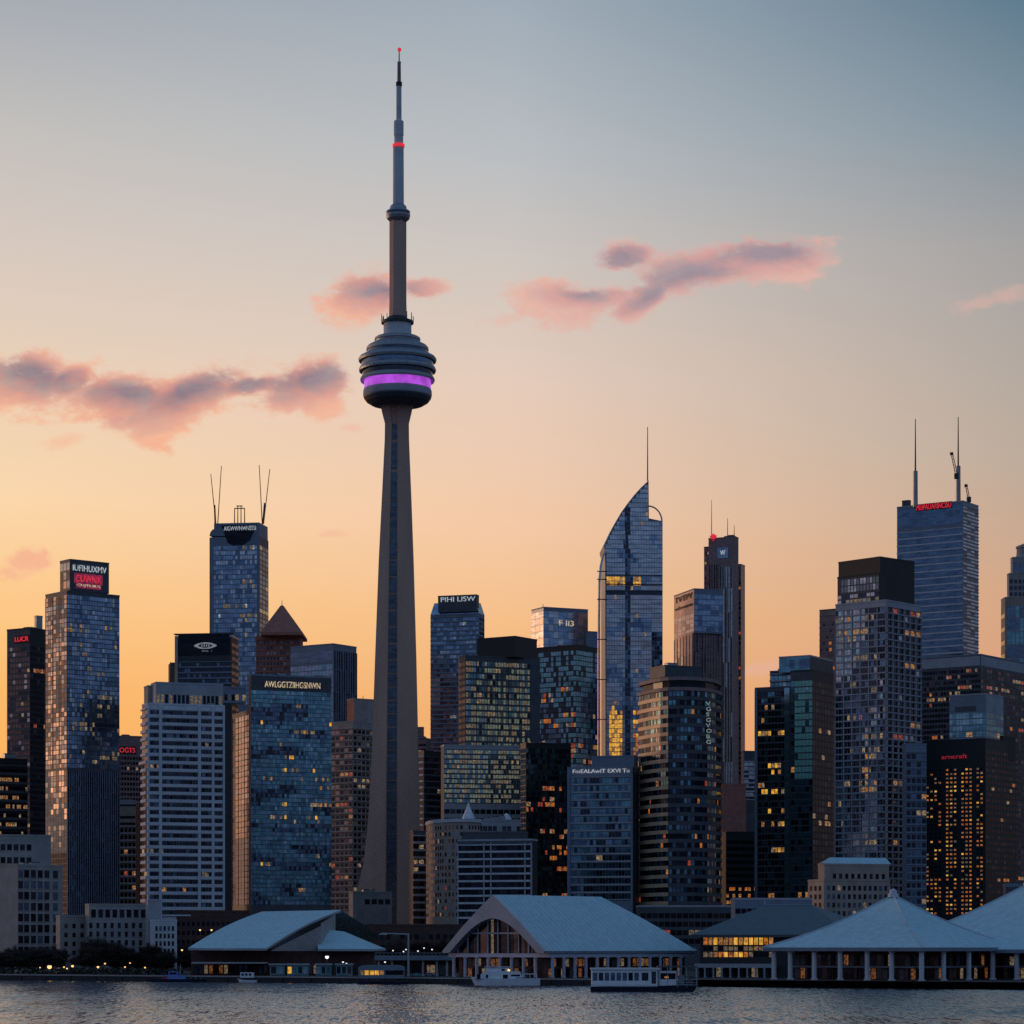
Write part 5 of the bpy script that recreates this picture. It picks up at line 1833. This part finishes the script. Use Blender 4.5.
mb.face([V3(w1, zb - 1), V3(w1 + Vector((4, 30, 0)), zb - 1), V3(w1 + Vector((4, 30, 0)), WZ(914, 1138)), V3(w1, WZ(923.5, 1116))], W_stone)
mb.build('gable_wall', lp_)
s0, s1, s2, s3 = WP(318, 948.8, 1108), WP(376.5, 949, 1110), WP(376.5, 949, 1110) + Vector((2, 40, 0)), WP(318, 948.8, 1108) + Vector((2, 40, 0))
r0, r1 = WP(316, 928.5, 1130), WP(344, 931.5, 1130)
mb = MB()
mb.face([s0, s1, r1, r0], M_roofw)
mb.face([s1, s2, r1], M_roofw)
mb.face([s2, s3, r0, r1], M_roofw)
mb.face([s3, s0, r0], M_roofw)
for p, r in ((s0, s1), (s1, s2)):
    mb.face([p - up, r - up, r, p], W_grey)
mb.build('annex_roof', lp_)
mb = MB()
mb.obox(Vector((WX(191, 1120), 1120, 0)), Vector((1, -0.1, 0)).normalized(), WX(322, 1110) - WX(191, 1120), Vector((0.1, 1, 0)).normalized(), 40, GZ, WZ(948.6, 1116), W_brick)
wl = mb.build('wall', lp_)
mb = MB()
mb.obox(Vector((WX(322, 1115), 1115, 0)), Vector((1, 0, 0)), WX(374, 1115) - WX(322, 1115), Vector((0, 1, 0)), 32, GZ, WZ(949.6, 1115), W_brick)
mb.build('annex_wall', lp_)
mb = MB()
mb.box(WX(192, 1104), WX(266, 1104), 1102, 1116, WZ(963.6, 1104), WZ(962.2, 1104), W_grey)
mb.build('canopy', lp_)
for i in range(35):
    x = 196 + i * 5
    yq = 1119.4 - (x - 191) * 0.0 - 0.1 * (WX(x, 1120) - WX(191, 1120)) - 0.35 if x < 320 else 1114.7
    mb = MB()
    m = R.choice((G_black, W_dark, W_brick, L_dim, G_black, L_brown, W_black, G_night))
    mb.box(WX(x - 1.7, 1118), WX(x + 1.7, 1118), yq - 0.1, yq, WZ(973.5, 1118), WZ(965, 1118), m)
    mb.build('shop_window', wl)

# ---- pavilion with the dark blue hip roof and amber windows
D = 1025
C, uR, uL, a, bb, fR, fL = frame(697, 846, 880, 78, D)
hp = empty('restaurant_pavilion', 'dark blue hip-roofed pavilion with glowing amber windows beside the tents', 'pavilion', (C.x, C.y, GZ))
ze = WZ(934.5, D)
zr = WZ(905, D + 18)
o_ = 2.2
q = [C - uR * o_ - uL * o_, C + uR * (a + 25) - uL * o_, C + uR * (a + 25) + uL * (bb + o_), C - uR * o_ + uL * (bb + o_)]
fm = Face(C + uR * 16, uL, 1, fL.n)
tA, tB = fm.t(765), fm.t(812)
rA, rB_ = C + uR * 16 + uL * tA, C + uR * 16 + uL * tB
mb = MB()
mb.face([V3(q[3], ze), V3(q[0], ze), V3(rB_, zr), V3(rA, zr)], M_roofd)
mb.face([V3(q[0], ze), V3(q[1], ze), V3(rB_, zr)], M_roofd)
mb.face([V3(q[1], ze), V3(q[2], ze), V3(rA, zr), V3(rB_, zr)], M_roofd)
mb.face([V3(q[2], ze), V3(q[3], ze), V3(rA, zr)], M_roofd)
for i in range(4):
    p, r = q[i], q[(i + 1) % 4]
    mb.face([V3(p, ze - 1), V3(r, ze - 1), V3(r, ze), V3(p, ze)], W_dark)
mb.face([V3(p, ze - 1) for p in reversed(q)], W_dark)
roof = mb.build('roof', hp)
mb = MB()
mb.tube(V3(rA, zr), V3(rB_, zr), 0.4, 0.4, W_blueg, 6)
mb.tube(V3(rA, zr), V3(rA, zr + 2), 0.25, 0.2, W_grey, 6)
mb.build('ridge_cap', roof)
mb = MB()
mb.obox(C + uR * 1, uR, a + 20, uL, bb - 1, GZ, ze - 1.02, W_black)
wl = mb.build('wall', hp)
fa = Face(fL.o + uR * 1 - uL * 0, fL.u, bb, fL.n)
xs = [705.5 + 5.05 * i for i in range(14)]
for r_, (ya, yb) in enumerate(((937.6, 944.8), (946.5, 950.5), (952, 957))):
    for i, x in enumerate(xs):
        mb = MB()
        if r_ == 0:
            m = R.choice((L_gold, L_warm, L_amber, L_warm)) if i != 11 else L_gold
        elif r_ == 1:
            m = R.choice((L_dim, G_night, G_black, L_dim, L_warm))
        else:
            m = R.choice((L_warm, L_gold, L_dim, L_amber)) if i < 9 else R.choice((G_black, L_dim))
        t0, t1 = fa.t(x - 2.0), fa.t(x + 2.0)
        dd = fa.p(t0, 0).y
        mb.face([fa.p(t0, WZ(yb, dd), 0.08), fa.p(t1, WZ(yb, dd), 0.08), fa.p(t1, WZ(ya, dd), 0.08), fa.p(t0, WZ(ya, dd), 0.08)], m)
        mb.build('window', wl)
mb = MB()
t0, t1 = 0, fa.t(777)
dd = fa.p(0, 0).y
mb.obox(fa.p(t0, 0), fa.u, t1 - t0, fa.n, 4.5, WZ(967.5, dd), WZ(963.6, dd), W_grey)
mb.build('terrace_deck', hp)
for i in range(10):
    p = fa.p(t0 + 0.6 + (t1 - t0 - 1.2) * i / 9, 0, 4.0)
    column(hp, p.x, p.y, GZ, WZ(967.6, dd), 0.34, W_grey)
for i in range(9):
    mb = MB()
    tA_ = t0 + (t1 - t0) * (i + 0.15) / 9
    tB_ = t0 + (t1 - t0) * (i + 0.85) / 9
    mb.face([fa.p(tA_, GZ + 0.2, 0.08), fa.p(tB_, GZ + 0.2, 0.08), fa.p(tB_, GZ + 4, 0.08), fa.p(tA_, GZ + 4, 0.08)], R.choice((G_black, G_night, L_dim, G_black)))
    mb.build('door', wl)

# ---- raised walkway between the left hall and the central hall
wk = empty('raised_walkway', 'pale raised walkway on thin columns between the left and centre halls', 'walkway', (WX(410, 1085), 1085, GZ))
mb = MB()
mb.box(WX(375, 1085), WX(452, 1085), 1083, 1089, WZ(960.2, 1085), WZ(955.6, 1085), W_blueg)
mb.build('deck', wk)
mb = MB()
for x in range(376, 452, 4):
    mb.box(WX(x, 1083) - 0.06, WX(x, 1083) + 0.06, 1083.0, 1083.12, WZ(955.6, 1083), WZ(953.0, 1083), W_metal)
mb.box(WX(375, 1083), WX(452, 1083), 1083.0, 1083.12, WZ(953.1, 1083), WZ(952.7, 1083), W_metal)
mb.build('railing', wk)
for x in (379, 392, 408.5, 423, 437, 447):
    column(wk, WX(x, 1085), 1085, GZ, WZ(960.2, 1085), 0.45, W_grey)
mb = MB()
mb.box(WX(376, 1088), WX(452, 1088), 1087.5, 1088.5, GZ, WZ(960.4, 1085), W_brick)
mb.build('back_wall', wk)
for x in (384, 399, 416, 431, 443):
    mb = MB()
    mb.box(WX(x - 4, 1087), WX(x + 4, 1087), 1087.3, 1087.45, GZ + 0.3, GZ + 4.4, R.choice((G_black, L_dim, W_dark, L_red)))
    mb.build('shop_window', wk)


# ================================================================== bare trees, hedge, lamps
def grow(trunk, crown, p, d, L, r, lvl, rng, tmat, cmat):
    segs = 3
    q = p.copy()
    up_ = 0.72 if lvl == 0 else 0.5
    for k in range(segs):
        dd = (d + Vector((rng.uniform(-.18, .18), rng.uniform(-.18, .18), rng.uniform(-.05, .12)))).normalized()
        e = q + dd * (L / segs)
        r1 = r * (1 - 0.22)
        (trunk if lvl < 2 else crown).tube(q, e, r, r1, tmat if lvl < 2 else cmat, 6 if lvl < 1 else (4 if lvl < 3 else 3))
        if lvl >= 2:
            for _ in range(4):
                a = Vector((rng.uniform(-1, 1), rng.uniform(-1, 1), rng.uniform(-.6, 1))).normalized() * L * rng.uniform(.3, .8)
                o = q.lerp(e, rng.random())
                w = a.orthogonal().normalized() * rng.uniform(.03, .07)
                crown.face([o - w, o + w, o + a + w * .4, o + a - w * .4], cmat)
        q, r, d = e, r1, dd
        if lvl < 4:
            for _ in range(2 if lvl > 0 else 4):
                a = rng.uniform(0, 2 * PI)
                side = Vector((math.cos(a), math.sin(a), rng.uniform(0.0, 0.75)))
                nd_ = (d * up_ + side * 0.9).normalized()
                grow(trunk, crown, q, nd_, L * rng.uniform(0.58, 0.8), r * 0.58, lvl + 1, rng, tmat, cmat)


def make_tree(loc, h, seed, label, group):
    rng = random.Random(seed)
    t = empty('bare_tree', label, 'tree', loc, group)
    tr, cr = MB(), MB()
    grow(tr, cr, Vector(loc), Vector((0, 0, 1)), h * 0.36, h * 0.026, 0, rng, M_bark, M_twig)
    tr.build('trunk', t)
    cr.build('crown', t)
    return t


def copy_tree(src, loc, rz, sca, label, group):
    c = src.copy()
    COL.objects.link(c)
    w_ = sca * R.uniform(1.15, 1.5)
    c.location, c.rotation_euler, c.scale = loc, (0, 0, rz), (w_, w_, sca)
    c['label'], c['group'] = label, group
    for ch in list(src.children):
        d = ch.copy()
        COL.objects.link(d)
        d.parent = c
    return c


LB_L = 'bare dark tree in the row along the left shore below the stone blocks'
LB_M = 'bare brownish tree in front of the dark brick warehouse'
LB_R = 'bare thin tree behind the gap between the halls at the shore'
pos = [(p, d, 1.0, 0) for p, d in ((4, 1172), (14, 1180), (24, 1176), (33, 1186), (43, 1176), (53, 1188), (118, 1176), (128, 1172), (139, 1180), (150, 1168), (159, 1174), (168, 1160))] + \
      [(p, d, k, 1) for p, d, k in ((384, 1190, .9), (398, 1225, 1.1), (410, 1205, 1.0), (424, 1230, 1.15), (436, 1195, 1.0), (446, 1225, 1.1), (458, 1240, 1.0), (470, 1232, 0.9), (366, 1220, 1.0), (352, 1235, 0.9))] + \
      [(182, 1190, 1.1, 0), (196, 1210, 1.0, 0), (212, 1230, 1.05, 0)]
protos = []
for i, (px, d, k, g) in enumerate(pos):
    loc = (WX(px, d), d, GZ)
    lab, grp = ((LB_L, 'bare trees along the left shore'), (LB_M, 'bare trees before the brick warehouse'))[g]
    if i < 4:
        protos.append(make_tree(loc, 13.0, 20 + i, lab, grp))
    else:
        copy_tree(protos[i % 4], loc, R.uniform(0, 6.28), k * R.uniform(0.8, 1.12), lab, grp)
big = make_tree((WX(91, 1165), 1165, GZ), 17.0, 77, 'largest bare tree, wide and dark, in front of the pale masonry low-rise', 'bare trees along the left shore')
big.scale = (1.7, 1.4, 1.0)
protos[0].scale = protos[2].scale = (1.3, 1.3, 0.9)

mb = MB()       # clipped hedge on the left bank
rng = random.Random(5)
hx0, hx1 = WX(-5, 1156), WX(178, 1120)
for k in range(900):
    f = rng.random()
    px = -5 + 183 * f
    d = quayD(px) + rng.uniform(3, 9)
    c = Vector((WX(px, d), d, GZ + rng.uniform(0.2, 2.6)))
    a, e = Vector((rng.uniform(-1, 1), rng.uniform(-1, 1), rng.uniform(-.6, 1))).normalized() * rng.uniform(.5, 1.1), Vector((rng.uniform(-1, 1), rng.uniform(-1, 1), rng.uniform(-.3, 1))).normalized() * rng.uniform(.5, 1.0)
    mb.face([c - a, c + e, c + a, c - e * 0.7], M_hedge)
tag(struct(mb.build('hedge'), 'stuff'), 'dark low hedge of ground cover along the left shore bank', 'hedge')


def lamp(px, py, D, label, mat=E_lamp, r=0.42, group='shore lamps', name='street_lamp'):
    z = WZ(py, D)
    x = WX(px, D)
    t = empty(name, label, 'street lamp', (x, D, GZ), group)
    mb = MB()
    mb.tube((x, D, GZ), (x, D, z - r * 0.8), 0.13, 0.09, W_metald, 6)
    mb.tube((x, D, GZ), (x, D, GZ + 0.6), 0.24, 0.2, W_metald, 6)
    mb.build('pole', t)
    mb = MB()
    mb.ball((x, D, z), r, mat, 8)
    mb.build('globe', t)
    mb = MB()
    mb.lathe(x, D, [(r * 0.9, z + r * 0.55), (r * 0.6, z + r * 1.0), (0.01, z + r * 1.3)], W_metald, 8)
    mb.build('cap', t)
    return t


LL = 'small warm lamp in the row along the left shore bank'
for (x, y, r_) in ((40, 967.5, .3), (64, 967, .35), (72.5, 966, .55), (67, 968.5, .35), (98, 967, .5), (105, 963.5, .35), (125, 967, .35), (145, 967.5, .35), (130, 963, .3)):
    lamp(x, y, quayD(x) + 2.5, LL, E_lamp, r_, 'warm lamps along the left shore')
lamp(49.5, 966.8, quayD(49) + 2.6, 'brightest warm lamp on the left shore bank, left of the big tree', E_lamp, 0.95, 'warm lamps along the left shore')
lamp(327, 957, 1071, 'bright white lamp in front of the red wall of the left hall', E_lampw, 0.75, 'white lamps by the left hall')
for (x, y) in ((343, 962), (346.5, 963.5), (385, 962)):
    lamp(x, y, 1070, 'small white lamp right of the bright lamp by the left hall', E_lampw, 0.35, 'white lamps by the left hall')
for (x, y) in ((182, 950), (200, 930), (211.5, 930)):
    lamp(x, y, 1180, 'small pale lamp beyond the left end of the big tilted roof', E_lamp, 0.42, 'pale lamps beyond the left hall')
for (x, y) in ((393, 950.5), (403.5, 951.5), (406, 949.5), (418, 951), (424, 948), (432, 949.5)):
    lamp(x, y, 1100, 'tiny white lamp above the raised walkway', E_lampw, 0.3, 'white lamps above the raised walkway')

# tall mast lamp with one long arm
t = empty('mast_lamp', 'tall grey lamp mast with a long arm pointing left, between the halls', 'street lamp', (WX(408.5, 1072), 1072, GZ))
mb = MB()
mb.tube((WX(408.5, 1072), 1072, GZ), (WX(408.5, 1072), 1072, WZ(934, 1072)), 0.42, 0.28, W_grey, 8)
mb.build('pole', t)
mb = MB()
mb.tube(WP(409.5, 934.4, 1072), WP(381, 933.2, 1072), 0.3, 0.22, W_grey, 6)
mb.build('arm', t)
mb = MB()
p = WP(383, 933.4, 1072)
mb.box(p.x - 1.6, p.x + 1.6, 1071.6, 1072.4, p.z - 0.5, p.z - 0.15, W_white)
mb.build('lamp_head', t)


# ================================================================== boats, kiosks, cars
def hull(px0, px1, D, h0, h1, beam, mat, bow='L', parent=None, name='hull', rake=1.6):
    x0, x1 = WX(px0, D), WX(px1, D)
    mb = MB()
    n = 14
    secs = []
    for k in range(n + 1):
        f = k / n
        g = f if bow == 'L' else 1 - f
        w = beam / 2 * (min(1, (g * 3.2)) ** 0.6 if g < 0.3125 else 1.0) * (0.92 if g > 0.97 else 1)
        sh = h1 + (0.7 * (1 - g * 2.2) ** 2 if g < 0.45 else 0)
        x = x0 + (x1 - x0) * f
        rk = rake * (1 if bow == 'L' else -1) * max(0, 1 - g * 5)
        secs.append(((x + rk, w * 0.8), (x, w), sh))
    for k in range(n):
        (l0, u0, s0_), (l1, u1, s1_) = secs[k], secs[k + 1]
        for sg in (-1, 1):
            a_, b_, c_, d_ = (l0[0], D + sg * l0[1], -0.2), (l1[0], D + sg * l1[1], -0.2), (u1[0], D + sg * u1[1], s1_), (u0[0], D + sg * u0[1], s0_)
            mb.face([a_, b_, c_, d_] if sg < 0 else [d_, c_, b_, a_], mat)
        mb.face([(u0[0], D - u0[1], s0_), (u1[0], D - u1[1], s1_), (u1[0], D + u1[1], s1_), (u0[0], D + u0[1], s0_)], mat)
    l, u, s_ = secs[-1] if bow == 'L' else secs[0]
    mb.face([(l[0], D - l[1], -0.2), (l[0], D + l[1], -0.2), (u[0], D + u[1], s_), (u[0], D - u[1], s_)], mat)
    return mb.build(name, parent)


def zrow(py, D):
    return WZ(py, D)


def boxpx(mb, x0, x1, ya, yb, D, dep, mat, d0=0.0):
    mb.box(WX(x0, D), WX(x1, D), D + d0, D + d0 + dep, WZ(yb, D), WZ(ya, D), mat)


# ferry
D = 870
f = empty('ferry', 'white passenger ferry with a row of square windows and a dark hull', 'ferry', (WX(640, D), D, 0))
hull(590.5, 698.5, D, 0, 1.9, 8.0, M_hull, 'R', f)
mb = MB()
boxpx(mb, 590.8, 657, 983.6, 986.4, D, 0.12, M_boatw, -3.95)
mb.build('rubbing_strake', f)
mb = MB()
boxpx(mb, 591.5, 657, 969.6, 986, D, 6.6, M_boatw, -3.3)
cab = mb.build('cabin', f)
mb = MB()
boxpx(mb, 590.6, 659, 967.8, 969.5, D, 7.6, M_boatw, -3.8)
mb.build('cabin_roof', f)
for i in range(9):
    x = 592.6 + i * 5.9 + (1.5 if i > 7 else 0)
    mb = MB()
    boxpx(mb, x, x + (4.4 if i < 8 else 6.5), 972.6, 980.4, D, 0.06, R.choice((G_night, G_blue2, G_black)), -3.37)
    wdw = mb.build('window', cab)
mb = MB()
boxpx(mb, 651, 655.5, 971.4, 985.4, D, 0.06, M_hull, -3.37)
mb.build('cabin_door', cab)
mb = MB()
boxpx(mb, 659, 676, 971, 985.5, D, 5.2, M_boatw, -2.6)
wh = mb.build('wheelhouse', f)
mb = MB()
boxpx(mb, 660, 675, 973, 979, D, 0.08, G_black, -2.69)
mb.build('window', wh)
mb = MB()
boxpx(mb, 664, 668, 976, 978, D, 0.04, L_warm, -2.75)
mb.build('cabin_light', wh)
mb = MB()
boxpx(mb, 657, 697, 966.2, 967.3, D, 6.8, W_dark, -3.4)
mb.build('canopy', f)
for x in (658, 667, 677, 686, 696):
    mb = MB()
    boxpx(mb, x - 0.3, x + 0.3, 967.3, 987, D, 0.15, W_grey, -3.3)
    mb.build('canopy_post', f)
mb = MB()
for y in (979.5, 982, 984.5):
    boxpx(mb, 677, 697.5, y, y + 0.5, D, 0.12, W_metal, -3.5)
mb.build('railing', f)
mb = MB()
boxpx(mb, 679, 684, 975, 986, D, 2, W_blueg, -2)
boxpx(mb, 688, 693, 978, 986, D, 2, W_dark, -2)
mb.build('deck_locker', f)
mb = MB()
mb.tube(WP(664, 967, D), WP(664, 958.5, D), 0.12, 0.08, W_metal, 6)
mb.build('flagpole', f)

# white cruiser
D = quayD(540) - 6
f = empty('motor_yacht', 'white motor yacht with dark cabin windows moored before the gabled hall', 'yacht', (WX(505, D), D, 0))
hull(470.5, 540, D, 0, 2.6, 6.4, M_boatw, 'L', f)
mb = MB()
x0, x1 = WX(474, D), WX(523, D)
zb_, zt_ = WZ(978.6, D), WZ(971.4, D)
for sg in (-1, 1):
    pts_ = [(x0, zb_), (x1, zb_), (x1 - 1, zt_), (x0 + 4.2, zt_)]
    q_ = [(x, D + sg * 2.5, z) for x, z in pts_]
    mb.face(q_ if sg < 0 else list(reversed(q_)), M_boatw)
mb.face([(x0 + 4.2, D - 2.5, zt_), (x1 - 1, D - 2.5, zt_), (x1 - 1, D + 2.5, zt_), (x0 + 4.2, D + 2.5, zt_)], M_boatw)
mb.face([(x0, D + 2.5, zb_), (x0, D - 2.5, zb_), (x0 + 4.2, D - 2.5, zt_), (x0 + 4.2, D + 2.5, zt_)], G_night)
mb.face([(x1, D - 2.5, zb_), (x1, D + 2.5, zb_), (x1 - 1, D + 2.5, zt_), (x1 - 1, D - 2.5, zt_)], M_boatw)
cab = mb.build('cabin', f)
for (xa, xb, ya, yb) in ((477, 480.5, 974.4, 978.6), (486, 488.2, 974.6, 979.5), (503, 507.8, 974.6, 979.6), (511, 520, 974.6, 976.2)):
    mb = MB()
    boxpx(mb, xa, xb, ya, yb, D, 0.06, G_black, -2.58)
    mb.build('window', cab)
mb = MB()
boxpx(mb, 486, 509, 968.0, 971.3, D, 3.8, M_boatw, -1.9)
boxpx(mb, 484.5, 510, 966.6, 967.3, D, 4.4, M_boatw, -2.2)
for x in (487, 496, 508):
    boxpx(mb, x - .3, x + .3, 967.3, 968.1, D, 0.2, M_boatw, -1.8)
fly = mb.build('flybridge', f)
mb = MB()
boxpx(mb, 501.5, 505, 969.0, 970.8, D, 0.05, G_black, -1.96)
mb.build('window', fly)
mb = MB()
mb.tube(WP(493, 966.6, D), WP(492.4, 961.5, D), 0.12, 0.07, W_metal, 6)
mb.build('mast', f)
mb = MB()
boxpx(mb, 508, 510, 969.4, 971, D, 0.3, E_lamp, -2.2)
mb.build('deck_light', f)
mb = MB()
boxpx(mb, 523, 537, 973.6, 974.3, D, 4.6, M_boatw, -2.3)
for x in (523.5, 530, 536.5):
    boxpx(mb, x - .25, x + .25, 974.3, 979, D, 0.15, M_boatw, -2.2)
mb.build('aft_awning', f)
mb = MB()
boxpx(mb, 515, 536, 977.4, 978.0, D, 0.08, M_hull, -3.22)
mb.build('hull_stripe', f)

# dark workboat at the left
D = quayD(176) - 7
f = empty('workboat', 'low dark blue workboat with a blue and red wheelhouse at the left quay', 'boat', (WX(176, D), D, 0))
hull(146, 206, D, 0, 1.1, 5.6, M_hull, 'L', f)
mb = MB()
boxpx(mb, 163, 186, 975.5, 979, D, 3.4, pmat('paint_blue', (0.16, 0.26, 0.62), 0.5, 0, .2, .6), -1.7)
boxpx(mb, 169, 178, 971.4, 975.5, D, 3, MATS['paint_blue'], -1.5)
wh = mb.build('wheelhouse', f)
mb = MB()
boxpx(mb, 170, 177, 972.4, 974.4, D, 0.05, G_black, -1.57)
mb.build('window', wh)
mb = MB()
boxpx(mb, 163.5, 167.5, 976, 979, D, 0.3, M_redp, -2.0)
mb.build('life_raft', f)
mb = MB()
mb.tube(WP(180, 975.5, D), WP(180.5, 964, D), 0.14, 0.08, W_grey, 6)
mb.tube(WP(180.3, 967, D), WP(190, 975.5, D), 0.06, 0.06, W_grey, 4)
mb.build('mast', f)
mb = MB()
for x in (190, 195, 200):
    boxpx(mb, x, x + 2.6, 976.6, 979, D, 2, R.choice((W_grey, W_dark, M_redp)), -1)
mb.build('deck_cargo', f)
# small white launch
D = quayD(246) - 5
f = empty('cabin_launch', 'small white cabin launch moored under the left hall', 'boat', (WX(246, D), D, 0))
hull(237.5, 257, D, 0, 1.0, 3.0, M_boatw, 'L', f, rake=0.8)
mb = MB()
boxpx(mb, 240.5, 254, 972.4, 977.6, D, 2.2, M_boatw, -1.1)
cab = mb.build('cabin', f)
for x in (241.6, 245.2, 249):
    mb = MB()
    boxpx(mb, x, x + 2.6, 973.4, 975.6, D, 0.05, G_night, -1.16)
    mb.build('window', cab)
# water taxi with lit cabin
D = quayD(408) - 6
f = empty('water_taxi', 'round-roofed water taxi with a glowing yellow cabin moored left of the lamp mast', 'boat', (WX(382, D), D, 0))
hull(355, 408, D, 0, 1.2, 5.0, M_hull, 'L', f, rake=0.8)
mb = MB()
n = 12
for k in range(n):
    a0, a1 = PI * k / n, PI * (k + 1) / n
    sup = lambda a: (math.copysign(abs(math.cos(a)) ** 0.35, math.cos(a)), abs(math.sin(a)) ** 0.5)
    (c0, s0_), (c1, s1_) = sup(a0), sup(a1)
    xm, hw = WX(381.5, D), WX(404.8, D) - WX(381.5, D)
    zb_, hh = WZ(970.2, D), WZ(965, D) - WZ(970.2, D)
    mb.face([(xm - hw * c0, D - 2.2, zb_ + hh * s0_), (xm - hw * c1, D - 2.2, zb_ + hh * s1_), (xm - hw * c1, D + 2.2, zb_ + hh * s1_), (xm - hw * c0, D + 2.2, zb_ + hh * s0_)], W_blueg)
    mb.face([(xm - hw * c0, D - 2.2, zb_), (xm - hw * c1, D - 2.2, zb_), (xm - hw * c1, D - 2.2, zb_ + hh * s1_), (xm - hw * c0, D - 2.2, zb_ + hh * s0_)], W_blueg)
mb.build('roof', f)
mb = MB()
boxpx(mb, 358.5, 404.5, 975, 978.5, D, 4.2, W_blueg, -2.1)
mb.build('cabin_side', f)
for i, x in enumerate((359.5, 364.5, 369.5, 374.5, 379.5)):
    mb = MB()
    boxpx(mb, x + 0.4, x + 4.6, 970.4, 974.9, D, 0.06, (L_dim, L_gold, L_gold, L_gold, L_warm)[i], -2.0)
    mb.build('window', f)
for x in (385, 391, 397):
    mb = MB()
    boxpx(mb, x, x + 5.2, 970.4, 974.9, D, 0.06, G_black, -2.0)
    mb.build('window', f)
for x in (358.6, 384.6, 403.6):
    mb = MB()
    boxpx(mb, x, x + 1.0, 969.9, 978, D, 0.3, W_blueg, -2.25)
    mb.build('post', f)


def kiosk(x0, x1, D, label, lit, group='teal kiosks on the quay'):
    k = empty('kiosk', label, 'kiosk', (WX((x0 + x1) / 2, D), D, GZ), group)
    mb = MB()
    boxpx(mb, x0, x1, 965.2, 976.5, D, 3.2, M_tealp, 0)
    w = mb.build('wall', k)
    mb = MB()
    boxpx(mb, x0 - 1.2, x1 + 1.2, 963.6, 965.1, D, 4.4, W_grey, -0.9)
    mb.build('roof', k)
    n = max(2, int((x1 - x0) / 5))
    for i in range(n):
        xa = x0 + (x1 - x0) * (i + 0.14) / n
        xb = x0 + (x1 - x0) * (i + 0.86) / n
        mb = MB()
        boxpx(mb, xa, xb, 966.8, 973.5, D, 0.05, lit[i % len(lit)], -0.06)
        mb.build('window', w)
    mb = MB()
    boxpx(mb, x0 + 0.5, x1 - 0.5, 973.8, 974.4, D, 0.5, W_grey, -0.5)
    mb.build('counter', k)
    return k


kiosk(270, 284, quayD(284) + 5, 'leftmost teal kiosk on the quay under the left hall', (G_night, G_tealp, G_black))
kiosk(287, 308, quayD(308) + 5, 'widest teal kiosk on the quay with a yellow-lit window', (L_gold, G_teal, G_night, G_tealp))
kiosk(316, 331, quayD(331) + 5, 'pale teal kiosk standing below the bright white lamp', (G_tealp, G_night, G_blue2))
kiosk(336, 352, quayD(352) + 5, 'rightmost dark-windowed teal kiosk beside the water taxi', (G_black, G_night, W_brick))


def car(px, D, mat, label):
    c = empty('parked_car', label, 'car', (WX(px, D), D, GZ), 'cars parked under the walkway')
    x = WX(px, D)
    mb = MB()
    mb.box(x - 2.1, x + 2.1, D - 0.9, D + 0.9, GZ + 0.35, GZ + 0.95, mat)
    mb.face([(x - 1.3, D - 0.8, GZ + 0.95), (x + 1.6, D - 0.8, GZ + 0.95), (x + 1.1, D - 0.75, GZ + 1.5), (x - 0.7, D - 0.75, GZ + 1.5)], G_night)
    mb.face([(x - 0.7, D - 0.75, GZ + 1.5), (x + 1.1, D - 0.75, GZ + 1.5), (x + 1.1, D + 0.75, GZ + 1.5), (x - 0.7, D + 0.75, GZ + 1.5)], mat)
    mb.face([(x - 1.3, D + 0.8, GZ + 0.95), (x - 1.3, D - 0.8, GZ + 0.95), (x - 0.7, D - 0.75, GZ + 1.5), (x - 0.7, D + 0.75, GZ + 1.5)], G_night)
    mb.face([(x + 1.6, D - 0.8, GZ + 0.95), (x + 1.6, D + 0.8, GZ + 0.95), (x + 1.1, D + 0.75, GZ + 1.5), (x + 1.1, D - 0.75, GZ + 1.5)], G_night)
    mb.build('body', c)
    for s_ in (-1.25, 1.3):
        mb = MB()
        mb.tube((x + s_, D - 0.95, GZ + 0.35), (x + s_, D + 0.95, GZ + 0.35), 0.34, 0.34, W_black, 10)
        mb.build('wheel', c)


car(416, 1076, M_tealp, 'teal parked car under the walkway right of the lamp mast')
car(429.5, 1077, W_blueg, 'grey parked car under the walkway beside the gabled hall')
